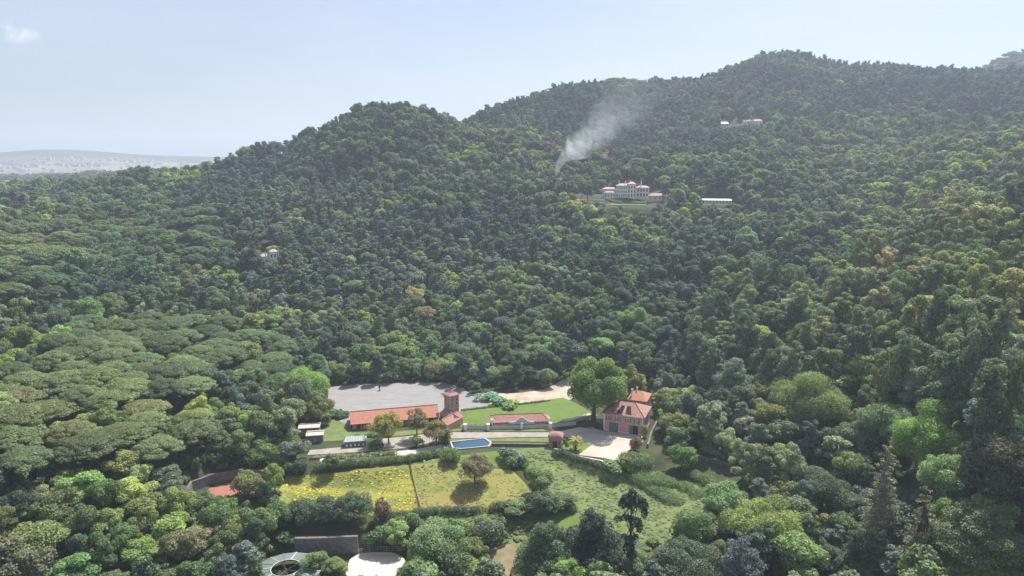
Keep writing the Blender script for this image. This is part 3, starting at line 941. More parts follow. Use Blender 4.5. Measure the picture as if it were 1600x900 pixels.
def low_wing(name, label, a_px, b_px, depth, h, rh, wm, inset=0.01, wins=3, rm=TILE_P):
    pa, pb = at_z(*a_px, 0), at_z(*b_px, 0)
    o_, ang, Ln = frame2(pa, pb)
    t = thing(name, label, 'outbuilding', (*o_, 0), ang)
    walls(t, .3, Ln - .3, .3, depth - .3, -.5, h, wm)
    MB().hip(0, Ln, 0, depth, h + .2, rh, inset).build('roof', rm, t)
    ridge_caps(t, 0, Ln, 0, depth, h + .22, rh, inset if inset > .1 else 0, TILE_R)
    for k in range(wins):
        window(t, Ln * (k + .5) / wins, .8, .8, 1.0, WHITE, y=.3, bars=False)
    return t
low_wing('stable_wing', 'low tiled wing stretching from the brick tower down to the lane', (699, 676), (725, 662), 5.6, 2.6, 1.8, PINK, .01, 2)
low_wing('stable_wing', 'narrow tiled shed squeezed between the long barn and the brick tower', (686, 657), (704, 668), 4.6, 2.7, 1.5, PINK, .01, 2)

# ---- the long white garden wall and the tiled building behind it
def wall_run(name, label, pts, h, th, m, cap=None, cat='wall', z0=1.0, step=3.0, cap_m=CONC, world=False, follow=True):
    """a wall that follows the ground from point to point"""
    P = [Vector(p if world else at_z(*p, 0) if False else (p if world else on_ground(*p))) for p in pts]
    q = []
    for a_, b_ in zip(P[:-1], P[1:]):
        k = max(1, int((b_ - a_).length / step))
        q += [a_.lerp(b_, i / k) for i in range(k)]
    q.append(P[-1])
    b1, b2 = MB(), MB()
    L, Rr = [], []
    for i, p in enumerate(q):
        d = (q[min(i + 1, len(q) - 1)] - q[max(i - 1, 0)]).normalized(); nrm = Vector((-d.y, d.x)) * th / 2
        L.append(p + nrm); Rr.append(p - nrm)
    zs = [h1(p.x, p.y) for p in q]
    vs, fs, vc, fc = [], [], [], []
    for i, p in enumerate(q):
        zt = zs[i] + h
        vs += [(L[i].x, L[i].y, zs[i] - z0), (Rr[i].x, Rr[i].y, zs[i] - z0), (Rr[i].x, Rr[i].y, zt), (L[i].x, L[i].y, zt)]
        e = .08; d = (L[i] - p).normalized() * e
        vc += [(L[i].x + d.x, L[i].y + d.y, zt), (Rr[i].x - d.x, Rr[i].y - d.y, zt), (Rr[i].x - d.x, Rr[i].y - d.y, zt + .16), (L[i].x + d.x, L[i].y + d.y, zt + .16)]
    for i in range(len(q) - 1):
        for k in range(4):
            f = (i * 4 + k, i * 4 + (k + 1) % 4, i * 4 + 4 + (k + 1) % 4, i * 4 + 4 + k)
            fs.append(f); fc.append(f)
    e = (len(q) - 1) * 4
    for F_ in (fs, fc): F_ += [(0, 1, 2, 3)[::-1], (e, e + 1, e + 2, e + 3)]
    root = thing(name, label, cat)
    MB().add(vs, fs).build('wall', m, root)
    if cap: MB().add(vc, fc).build('coping', cap_m, root)
    return root
gw = wall_run('garden_wall', 'long weathered white wall with pale piers running beside the lane below the lawn', [(722, 672), (766, 672), (857, 669), (900, 664)], 1.7, .4, PALEBLUE, True, cap_m=GREYW)
for px in (727, 763, 815, 860):
    x, y = on_ground(px, 673 if px < 800 else 671)
    MB().box(x - .45, x + .45, y - .5, y + .5, h1(x, y) - .5, h1(x, y) + 2.5).box(x - .6, x + .6, y - .65, y + .65, h1(x, y) + 2.5, h1(x, y) + 2.7).build('pier', WHITE, gw)
pa, pb = at_z(768, 671.5, 0), at_z(858, 669, 0)
o_, ang, Lg = frame2(pa, pb)
ob = thing('tiled_outbuilding', 'low house with a pinkish tiled roof and a curved white front gable on the lawn', 'outbuilding', (o_[0], o_[1] + .8, 0), ang)
walls(ob, 0, Lg, 0, 6.5, -.5, 2.5, PINK)
MB().hip(-.4, Lg + .4, -.35, 7, 2.65, 1.9, 2.8).build('roof', TILE_P, ob)
ridge_caps(ob, -.4, Lg + .4, -.35, 7, 2.67, 1.9, 2.8, TILE_R)
gp = []
for k in range(25):
    t = -1 + k / 12
    hgt = 2.5 + 2.0 * math.exp(-(t / .38) ** 2) + (.25 if abs(t) > .85 else 0)
    gp.append((t * 5.0, hgt))
b1 = MB(); vs = [(x, 0, z) for x, z in gp] + [(x, 0, 1.2) for x, z in gp[::-1]]
nn = len(vs); b1.add([(x + Lg * .52, -.75, z) for x, _, z in vs] + [(x + Lg * .52, -.42, z) for x, _, z in vs], [tuple(range(nn - 1, -1, -1))[::-1], tuple(range(nn, 2 * nn))[::-1]] + [(i, (i + 1) % nn, nn + (i + 1) % nn, nn + i) for i in range(nn)])
b1.build('curved_gable', PALEBLUE, ob)
b2 = MB()
for (xa, za), (xb, zb) in zip(gp[:-1], gp[1:]):
    b2.tube((xa + Lg * .52, -.6, za + .08), (xb + Lg * .52, -.6, zb + .08), .26, .26, 5)
b2.build('gable_coping', WHITEP, ob)
for xx in (0.2, Lg - .2):
    MB().box(xx - .3, xx + .3, -.7, -.1, 2, 3.9).box(xx - .4, xx + .4, -.8, 0, 3.9, 4.1).build('roof_pier', WHITE, ob)

# ---- gate pavilion
x, y = at_z(867, 699, 0)
pv = thing('gate_pavilion', 'small pink brick gate lodge with a domed tiled roof where the lane meets the courtyard', 'pavilion', (x, y, 0), R(-12))
walls(pv, -2.3, 2.3, 0, 4, -2, 3.5, BRICK)
MB().box(-2.5, 2.5, -.2, 4.2, 3.5, 3.75).build('cornice', PINK, pv)
vs, fs = [], []
for k, (rr, zz) in enumerate([(2.7, 3.75), (2.2, 4.4), (1.3, 4.95), (.2, 5.3)]):
    vs += [(-rr, 2 - rr * .9, zz), (rr, 2 - rr * .9, zz), (rr, 2 + rr * .9, zz), (-rr, 2 + rr * .9, zz)]
for k in range(3):
    for q in range(4): fs.append((k * 4 + q, k * 4 + (q + 1) % 4, k * 4 + 4 + (q + 1) % 4, k * 4 + 4 + q))
fs += [(12, 13, 14, 15), (3, 2, 1, 0)]
MB().add(vs, fs).build('roof', TILE_P, pv)
MB().box(-.8, .8, -.06, .1, 0, 2.4).build('arched_door', WOODDK, pv)
for k in (-1.6, 1.6): window(pv, k, 1.3, .6, 1.1, PINK, y=-.01, bars=False)

# ---- ramp with white parapets behind the courtyard
wall_run('ramp_wall', 'short pale ramp wall climbing beside the big green tree', [(882, 664), (905, 657), (922, 652)], 1.3, 1.5, CONC, True)
MB_ = None

# ---- swimming pool
pp = [at_z(*p, 0) for p in [(705, 692), (757, 686.5), (766, 693), (763, 698), (722, 702), (709, 701)]]
cx, cy = sum(p[0] for p in pp) / 6, sum(p[1] for p in pp) / 6
pool = thing('swimming_pool', 'blue swimming pool with pale stone edging on the grass terrace below the lane', 'pool', (cx, cy, 0))
loc = [(p[0] - cx, p[1] - cy) for p in pp]
big = [(x * 1.03 + (.3 if x > 0 else -.3), y * 1.04 + (.25 if y > 0 else -.25)) for x, y in loc]
nn = len(loc)
rim = MB().add([(x, y, .42) for x, y in loc] + [(x, y, .42) for x, y in big] + [(x, y, -2.5) for x, y in big] + [(x, y, -.1) for x, y in loc],
               [(i, (i + 1) % nn, nn + (i + 1) % nn, nn + i)[::-1] for i in range(nn)] + [(nn + i, nn + (i + 1) % nn, 2 * nn + (i + 1) % nn, 2 * nn + i)[::-1] for i in range(nn)] + [(i, (i + 1) % nn, 3 * nn + (i + 1) % nn, 3 * nn + i) for i in range(nn)])
rim.build('stone_edging', CONC, pool)
MB().add([(x, y, .22) for x, y in loc], [tuple(range(nn))]).build('water', WATER, pool)
wall_run('terrace_wall', 'low dark stone retaining wall running from the pool to the gate lodge', [(768, 697), (800, 697), (856, 698)], .9, .5, STONE, True, cap_m=STONE)
wall_run('courtyard_wall', 'dark stone wall holding up the edge of the gravel courtyard above the rough field', [(866, 703), (884, 707), (905, 716), (938, 722), (958, 730)], .5, .5, STONE, True, z0=3.0)

# ---- little grey shed with a flowering roof
pa, pb = at_z(538, 700, 0), at_z(572, 697.5, 0)
o_, ang, Lh = frame2(pa, pb)
gh = thing('glasshouse', 'small grey glasshouse with a pale roof and white flowers along its front', 'greenhouse', (*o_, 0), ang)
walls(gh, 0, Lh, 0, 3.6, -.3, 2.2, STONE_P)
MB().hip(-.2, Lh + .2, -.2, 3.8, 2.3, 1.3, .9).build('roof', SHEET, gh)
for k in range(8):
    MB().tube((.4 + k * (Lh - .8) / 7, -.2, 2.36), (.9 + k * (Lh - 1.8) / 7, 1.8, 3.64), .05, .05, 4).build('glazing_bar', WHITEP, gh)
for k in range(6):
    c = rng.random(3)
    b = bmesh.new(); bmesh.ops.create_icosphere(b, subdivisions=1, radius=.42, matrix=Matrix.Translation((.9 + k * 1.45, -.35, .95)))
    me = bpy.data.meshes.new('flower_cluster'); b.to_mesh(me); b.free(); me.materials.append(WHITEP); link('flower_cluster', me, gh)

# ---- stone sheds at the western end of the lane
low_wing('stone_shed', 'flat-roofed rubble stone shed half hidden by trees at the end of the lane', (478, 694), (506, 692), 5, 2.9, .5, STONE, .01, 1, CONC)
low_wing('stone_shed', 'longer rubble stone shed with a pale flat roof behind its smaller neighbour', (466, 684), (500, 682), 5, 3.4, .6, STONE, .01, 2, CONC)

# ---- rider-sized dark stand out on the arena
x, y = at_z(593, 611, 0)
mk = thing('arena_marker', 'small dark marker post standing alone out on the grey sand arena', 'marker', (x, y, .1))
MB().box(-.4, .4, -.3, .3, 0, .25).build('base', DARK, mk)
MB().tube((0, 0, .25), (0, 0, 2.2), .22, .18, 8).build('post', DARK, mk)
MB().box(-.35, .35, -.12, .12, 1.5, 2.3).build('board', DARK, mk)

def fence(name, label, pts, step=3.0, h=1.3, rails=2, m=GREYW, r=.06):
    P = [Vector(on_ground(*p)) for p in pts]
    q = []
    for a_, b_ in zip(P[:-1], P[1:]):
        k = max(1, round((b_ - a_).length / step)); q += [a_.lerp(b_, i / k) for i in range(k)]
    q.append(P[-1])
    root = thing(name, label, 'fence')
    pm = MB().box(-r, r, -r, r, -.4, h).mesh('post', m)
    for p in q: link('post', pm, root, (p.x, p.y, h1(p.x, p.y)))
    for a_, b_ in zip(q[:-1], q[1:]):
        for s in range(rails):
            zz = h * (.9 - .42 * s)
            MB().tube((a_.x, a_.y, h1(a_.x, a_.y) + zz), (b_.x, b_.y, h1(b_.x, b_.y) + zz), r * .6, r * .6, 4).build('rail', m, root)
fence('paddock_fence', 'post and rail fence around the pale sand ring below the stone wall', [(553, 866), (590, 860), (632, 862)], 2.6, 1.4, 3, CONC, .07)
fence('field_fence', 'thin dark fence dividing the yellow meadow from the orange meadow', [(641, 727), (649, 766), (657, 803)], 3, 1.2, 2, WOODDK, .07)
fence('field_fence', 'thin dark fence along the hedge at the foot of the orange meadow', [(590, 811), (657, 804), (760, 797), (836, 784)], 4, 1.1, 2, WOODDK, .06)
fence('arena_fence', 'low dark rail fence around the far edge of the grey arena', [(514, 604), (560, 598), (690, 595), (722, 604), (764, 633)], 3.2, 1.2, 2, WOODDK, .09)
fence('garden_fence', 'pale post fence on the path above the yellow meadow', [(506, 727), (540, 722), (575, 719)], 2.5, 1.1, 2, CONC, .07)
for k, (px, py) in enumerate([(663, 728), (677, 727), (512, 722)]):
    x, y = on_ground(px, py)
    g = thing('gate_post', ['pale upright post at the top edge of the orange meadow', 'second pale post on the grass just above the orange meadow', 'pale post by the path above the yellow meadow'][k], 'post', (x, y, h1(x, y)))
    MB().box(-.18, .18, -.18, .18, -.3, 1.7).build('shaft', WHITE, g); MB().box(-.25, .25, -.25, .25, 1.7, 1.85).build('cap', CONC, g)

# ---- tall stone wall above the sand ring
wall_run('retaining_wall', 'tall dark rubble stone retaining wall behind the round green roof', [(462, 866), (500, 865), (560, 863)], 5.0, .8, STONE_P, True, cap_m=STONE, z0=2)
wall_run('retaining_wall', 'short stone wall descending beside the ivy mound', [(604, 846), (625, 858)], 1.6, .5, STONE, True, cap_m=STONE, z0=2)
wall_run('court_wall', 'grey stone wall curving behind the red clay court', [(292, 782), (300, 768), (330, 756), (380, 748), (418, 750)], 3.2, .6, STONE_P, True, cap_m=STONE, z0=2)
wall_run('lane_wall', 'mossy stone wall along the shaded lane under the dark trees', [(1040, 708), (1080, 714), (1130, 727), (1200, 756), (1232, 788)], 1.2, .5, STONE, True, cap_m=STONE, z0=2)
wall_run('lane_wall', 'stone wall climbing beside the pink house to the shaded track', [(1012, 700), (1018, 680), (1030, 655)], 1.3, .5, STONE, True, cap_m=STONE, z0=2)

# ---- round walker with a green ring roof
x, y = at_z(447, 889, -8.6)
rp = thing('horse_walker', 'round green sheet-metal ring roof with an open middle and white ribs', 'horse walker', (x, y, -12))
nseg = 16; ro, rim_, zo, zi = 9.4, 4.0, 2.7, 3.7
for k in range(nseg):
    a0, a1 = 2 * math.pi * k / nseg, 2 * math.pi * (k + 1) / nseg
    P4 = [(ro * math.cos(a0), ro * math.sin(a0), zo), (ro * math.cos(a1), ro * math.sin(a1), zo), (rim_ * math.cos(a1), rim_ * math.sin(a1), zi), (rim_ * math.cos(a0), rim_ * math.sin(a0), zi)]
    MB().add(P4 + [(p[0], p[1], p[2] - .08) for p in P4], [(0, 1, 2, 3), (7, 6, 5, 4), (0, 4, 5, 1), (1, 5, 6, 2), (2, 6, 7, 3), (3, 7, 4, 0)]).build('roof_panel', METALG, rp)
    MB().tube((ro * math.cos(a0), ro * math.sin(a0), zo + .05), (rim_ * math.cos(a0), rim_ * math.sin(a0), zi + .05), .10, .10, 4).build('rib', WHITEP if k % 2 == 0 else METALG, rp)
    MB().tube((ro * .97 * math.cos(a0), ro * .97 * math.sin(a0), -.5), (ro * .97 * math.cos(a0), ro * .97 * math.sin(a0), zo), .1, .1, 5).build('post', WOODDK, rp)
    MB().tube((rim_ * math.cos(a0), rim_ * math.sin(a0), zi + .06), (rim_ * math.cos(a1), rim_ * math.sin(a1), zi + .06), .08, .08, 4).build('inner_rim', WHITEP, rp)
MB().tube((0, 0, 0), (0, 0, 3.4), .3, .2, 8).build('centre_post', GREYW, rp)
for k in range(6):
    a0 = k * math.pi / 3
    MB().tube((0, 0, 3.1), (6.5 * math.cos(a0), 6.5 * math.sin(a0), 2.4),   .05, .05, 4).build('walker_arm', GREYW, rp)
#SPLIT_B

# ------------------------------------------------------------------ far buildings
def simple_house(name, label, cat, px, py, D, Ln, dp, h, rh, wm, rm, turn=0.0, inset=1.5, rows=1, cols=3, chim=0, group=None):
    x, y, z = at_d(px, py, D)
    t = thing(name, label, cat, (x, y, z), -math.atan2(x, y) + turn, group)
    walls(t, -Ln / 2, Ln / 2, 0, dp, -2, h, wm)
    MB().hip(-Ln / 2 - .5, Ln / 2 + .5, -.5, dp + .5, h + .2, rh, inset, .25).build('roof', rm, t)
    for r in range(rows):
        for c in range(cols):
            window(t, -Ln / 2 + Ln * (c + .5) / cols, .9 + r * 3.2, 1.2, 1.7, WHITE, y=-.01, bars=False)
    for c in range(chim): chimney(t, -Ln / 4 + c * Ln / 2, dp / 2, h + rh * .5, 1.5, .7)
    return t

x, y, z = at_d(985, 309, 600)
vil = thing('hillside_villa', 'big white three-storey villa with many windows standing on the wooded hillside', 'villa', (x, y, z), -math.atan2(x, y))
px2m = 600 * .985 / F
def X(px): return (px - 985) * px2m
walls(vil, X(963), X(992), 0, 12, -3, 10.2, WHITE, 'main_block')
MB().hip(X(963) - .6, X(992) + .6, -.6, 12.6, 10.4, 1.6, 4, .3).build('roof', TILE_V, vil)
walls(vil, X(980.5), X(992) + .5, -.8, 11, -3, 11.6, WHITE, 'tower_bay')
MB().hip(X(980) - .3, X(993), -1.4, 11.5, 11.8, 1.8, 3.2, .3).build('bay_roof', TILE_V, vil)
for r in range(3):
    for c in range(5):
        window(vil, X(965.5) + c * 1.75, .9 + r * 3.3, 1.0, 1.9 if r != 1 else 1.6, WHITE, y=-.01, bars=False)
    for c in range(3):
        window(vil, X(982.4) + c * 2.35, .9 + r * 3.4, 1.3, 2.3, WHITE, y=-.81, bars=False)
for r in range(3):
    MB().box(X(963) - .1, X(980.4), -.25, -.02, 3.45 + 3.3 * r - .3, 3.45 + 3.3 * r - .05).build('string_course', WHITE, vil)
walls(vil, X(942), X(962.8), 1.5, 10, -3, 7.2, PALEPINK, 'west_wing')
MB().hip(X(942) - .5, X(962.8), 1, 10.5, 7.3, 1.5, 2.5, .3).build('wing_roof', TILE_V, vil)
for c in range(5): window(vil, X(944) + c * 2.3, 4.2, 1.1, 1.7, WHITE, y=1.49, bars=False)
walls(vil, X(945), X(962), -4, 1.4, -3, 4.4, WHITE, 'front_pavilion')
MB().hip(X(945) - .5, X(962) + .5, -4.5, 1.4, 4.5, 1.0, 2, .3).build('pavilion_roof', TILE_V, vil)
for c in range(4): window(vil, X(947.3) + c * 2.3, 1, 1.2, 2.1, WHITE, y=-4.01, bars=False)
walls(vil, X(992) + .55, X(1013), 1.5, 11, -3, 8.6, PALECREAM, 'east_wing')
MB().hip(X(992) + .3, X(1013) + .5, 1, 11.5, 8.7, 1.5, 3, .3).build('wing_roof', TILE_V, vil)
for r in range(2):
    for c in range(4): window(vil, X(996.5) + c * 2.5, 1.2 + 3.8 * r, 1.5, 2.6, CREAM, y=1.49, bars=False)
for px in (967, 976.5, 984, 1001): chimney(vil, X(px), 5, 12.2, 2.0, .9, WHITE)
simple_house('villa_annex', 'low pink annex with an orange tiled roof beside the white hillside villa', 'outbuilding', 1027, 313, 588, 15, 7, 3.6, 2.0, PALEPINK, TILE_V, -.15, 3, 1, 4, 1)
wall_run('villa_terrace_wall', 'long pale terrace wall reaching out from the white hillside villa', [at_d(872, 308, 612)[:2], at_d(905, 307, 606)[:2], at_d(942, 310, 598)[:2]], 3.0, .8, WHITE, False, world=True, z0=3)
wall_run('villa_terrace_wall', 'grey retaining wall of the garden terrace in front of the white hillside villa', [at_d(945, 315, 586)[:2], at_d(985, 315, 584)[:2], at_d(1012, 317, 580)[:2]], 1.5, .8, STONE, False, world=True, z0=4)
wall_run('villa_terrace_wall', 'pale red path wall stepping down the slope beside the villa garden', [at_d(927, 325, 570)[:2], at_d(940, 320, 576)[:2], at_d(948, 317, 580)[:2]], 1.0, 1.5, TILE_V, False, world=True, z0=4)
sheet('villa_lawn', [at_d(950, 321, 562)[:2], at_d(1010, 321, 562)[:2], at_d(1010, 316, 580)[:2], at_d(955, 315, 582)[:2]], LAWN, .5, 4, world=True)
gr = simple_house('hillside_greenhouse', 'long low white-fronted greenhouse beside the trees along the hill from the villa', 'greenhouse', 1120, 319, 600, 24, 5, 3.0, 1.2, WHITE, SHEET, 0, .5, 1, 9, 0)
simple_house('hillside_garage', 'dark low shed with a pale base just below the hillside greenhouse', 'shed', 1130, 334, 570, 12, 5, 3.0, .8, WOODDK, STONE, 0, .5, 1, 3, 0)
# little white chapel
x, y, z = at_d(423, 414, 470)
ch = thing('white_folly', 'small white ruined folly with pinnacles alone among the trees of the lower slope', 'folly', (x, y, z), -math.atan2(x, y))
walls(ch, -5.5, -.6, 0, 6, -2, 5.6, WHITE, 'nave')
MB().hip(-5.9, -.3, -.4, 6.4, 5.7, 1.6, .8).build('nave_roof', TILE_V, ch)
walls(ch, -.5, 4.4, -1, 5, -2, 8.6, WHITE, 'tower_block')
MB().hip(-.8, 4.7, -1.3, 5.3, 8.7, 1.4, 2).build('tower_roof', TILE_V, ch)
for xx, hh in ((-6.3, 8), (-2.9, 8.6), (5.2, 10.2), (.0, 9.4)):
    MB().box(xx - .3, xx + .3, -.9, -.3, -2, hh).tube((xx, -.6, hh), (xx, -.6, hh + 1.1), .38, .03, 4).build('pinnacle', WHITEP, ch)
for xx, zz, yy in ((-4.3, 1.2, -.01), (-2, 1.2, -.01), (.9, 1.2, -1.01), (3, 1.2, -1.01), (.9, 5, -1.01), (3, 5, -1.01)):
    window(ch, xx, zz, 1.2, 2.2, WHITEP, y=yy, bars=False)
wall_run('folly_wall', 'broken pale garden wall leading away from the white folly', [at_d(376, 411, 475)[:2], at_d(395, 410, 472)[:2], at_d(409, 413, 468)[:2]], 2.2, .6, CREAM, True, world=True, z0=3, cap_m=TILE_V)
simple_house('ridge_house', 'pale house with a bright orange roof high on the wooded slope', 'house', 1176, 195, 880, 22, 9, 4.0, 2.6, WHITE, TILE_V, .1, 3, 1, 6, 1)
simple_house('ridge_cottage', 'small pale cottage in the trees beside the orange-roofed house high on the slope', 'house', 1130, 198, 880, 12, 7, 3.6, 2.0, PALEBLUE, SHEET, .1, 2, 1, 3, 0)
FARH = [(72, 287, 1900, 38, 12, 6, 5, WHITE, TILE_P, 'wide red-roofed house in the far woods, larger of the two side by side'),
        (108, 285, 1900, 20, 11, 6, 4, WHITE, TILE_P, 'smaller pale-roofed house just beyond the wide red-roofed one in the far woods'),
        (190, 283, 1400, 26, 9, 4, 2.5, WHITE, TILE_P, 'long low white house on the dark wooded ridge before the plain'),
        (24, 320, 760, 9, 7, 3.5, 2, WHITE, TILE_P, 'little red-roofed cottage between lime-green bushes at the edge of the pinewood'),
        (48, 319, 770, 7, 6, 3.5, 2, WHITE, TILE_R, 'white cottage with a small red roof next to the lime-green bush'),
        (10, 293, 1500, 24, 12, 8, 4, WHITE, TILE_P, 'tall white house at the very edge of the far woods'),
        (150, 270, 2300, 34, 14, 7, 4, WHITE, TILE_P, 'red-roofed building where the woods meet the hazy plain')]
for px, py, D, Ln, dp, h, rh, wm, rm, lab in FARH:
    simple_house('far_house', lab, 'house', px, py, D, Ln, dp, h, rh, wm, rm, float(rng.normal() * .2), 2.5, 1, 4, 1)
# the hazy town on the plain, too many and too far to count
tb = MB(); tr_ = MB()
for k in range(800):
    a = R(rng.uniform(-48, -14)); D = rng.uniform(2600, 4300)
    x, y = math.sin(a) * D, math.cos(a) * D; z = h1(x, y); s = rng.uniform(9, 26); s2 = rng.uniform(9, 16); hh = rng.uniform(5, 12)
    tb.box(x - s / 2, x + s / 2, y - s2 / 2, y + s2 / 2, z - 4, z + hh)
    tr_.hip(x - s / 2 - 1, x + s / 2 + 1, y - s2 / 2 - 1, y + s2 / 2 + 1, z + hh + .5, 3, 3)
tag(tb.build('distant_town', PALEBLUE), 'pale town blocks scattered over the hazy plain below the far hills', 'town', kind='stuff')
tag(tr_.build('distant_town_roofs', TILE_P), 'pinkish roofs scattered over the hazy plain below the far hills', 'town', kind='stuff')

# ------------------------------------------------------------------ named plants of the estate
def own_tree(name, label, cat, px, top, height, lobes, dens, size, tint, bark=BARK, leafm=None, trad=.5, ttop=.7, limbs=14, up=.3, bias=.55, lean=0, rot=0.0, pos=None):
    x, y = pos or by_top(px, top, height)
    root = thing(name, label, cat, (x, y, h1(x, y)), rot)
    V, Q, lv = leaves(lobes, dens, size, rng, up=up, bias=bias)
    c = link('crown', mesh_np(name + '_crown', V, Q, leafm or LEAF, leafv=lv), root); c['tint'] = list(map(float, tint))
    link('trunk', trunk_mb(height * ttop, trad, lobes, rng, limbs, lean=lean, k=8).mesh('trunk', bark), root)
    return root

x, y = at_z(927, 657, 0)
own_tree('plane_tree', 'huge light green plane tree towering behind the lawn beside the pink house', 'tree', 0, 0, 27, lob_round(rng, 12.0, 27, -.02, 85, .24), 6.5, .46, (.135, .195, .052), trad=.9, limbs=22, pos=(x, y))
own_tree('tamarisk_tree', 'rounded brownish tree standing alone on the orange meadow', 'tree', 742, 702, 12, lob_round(rng, 6.6, 12.0, -.06, 60, .22), 9, .30, (.17, .145, .09), trad=.35, limbs=16)
own_tree('orchard_tree', 'golden-green open tree in front of the long barn', 'tree', 606, 644, 12, lob_round(rng, 6.6, 12, .12, 44, .21), 7, .36, (.20, .19, .045), trad=.3, limbs=14)
own_tree('orchard_tree', 'greyish-brown tree in front of the middle of the long barn', 'tree', 650, 641, 11, lob_round(rng, 5.4, 11, .15, 34, .22), 7, .36, (.14, .13, .065), trad=.3, limbs=14)
own_tree('orchard_tree', 'bushy olive-brown tree standing between the barn end and the pool', 'tree', 681, 654, 10.5, lob_round(rng, 6.0, 10.5, .1, 40, .22), 8, .34, (.15, .145, .06), trad=.3, limbs=14)
# ragged black cypress
cy = [(0, 0, 26.5, 1.3, 1.2, 1.3), (-1.4, 0, 25, 1.5, 1.3, 1.5), (1.6, 0, 24.8, 1.5, 1.3, 1.2), (2.9, .2, 23.2, 1.4, 1.1, 1.9), (-2.3, .3, 23.6, 1.2, 1, 1.4), (0, 0, 23.3, 1.5, 1.2, 1.4), (3.4, 0, 21.2, .9, .8, 1.7),
      (-3.4, 0, 19.6, 1.1, .9, .9), (-1.2, 0, 19.9, 1.6, 1.2, .8), (1.0, 0, 18.8, 1.7, 1.3, 1.1), (2.1, 0, 17.2, 1.0, .9, 1.5), (0, 0, 13.2, 1.5, 1.3, 1.8), (-.4, .1, 11, 1.6, 1.4, 1.7), (.5, 0, 9.2, 1.4, 1.3, 1.6), (1.3, 0, 14.3, .8, .8, 1), (-1.7, 0, 14.5, .8, .7, .8)]
own_tree('ragged_cypress', 'tall blackish ragged cypress on a long bare trunk against the rough green field', 'tree', 988, 764, 28, cy, 14, .38, T['black'], leafm=NEEDLE, trad=.42, ttop=.97, limbs=16, up=0)
# tall sparse conifers near the lower edge
sp = lob_tiers(rng, 6.2, 34, 17, .12, .12)
own_tree('spire_conifer', 'very tall sparse grey-green spire conifer with its pale trunk showing through', 'tree', 1387, 698, 34, [(a, b, c, d * .8, e * .8, f * .62) for a, b, c, d, e, f in sp], 4.2, .42, (.145, .155, .095), bark=PALEBARK, leafm=NEEDLE, trad=.42, ttop=.98, limbs=60, up=.1)
sp = lob_tiers(rng, 5.0, 26, 13, .12, .12)
own_tree('spire_conifer', 'second thinner spire conifer with a dark trunk standing beside the tallest one', 'tree', 1447, 762, 26, [(a, b, c, d * .8, e * .8, f * .62) for a, b, c, d, e, f in sp], 4.5, .42, (.125, .125, .078), leafm=NEEDLE, trad=.36, ttop=.98, limbs=50, up=.1)
own_tree('flat_topped_cedar', 'broad flat-topped dark olive cedar with a thick trunk near the lower corner', 'tree', 1535, 782, 19, lob_tiers(rng, 9.5, 19, 7, .04, .48) + lob_round(rng, 6.5, 19, .6, 24, .24), 9, .32, (.10, .122, .056), leafm=NEEDLE, trad=.75, limbs=26, up=.4)
own_tree('drooping_conifer', 'massive dark brown-green drooping conifer at the edge beside the lime-green trees', 'tree', 1582, 648, 30, lob_round(rng, 9.5, 30, .04, 55, .26), 6, .5, (.078, .082, .056), leafm=NEEDLE, trad=.6, limbs=20, up=-.2)

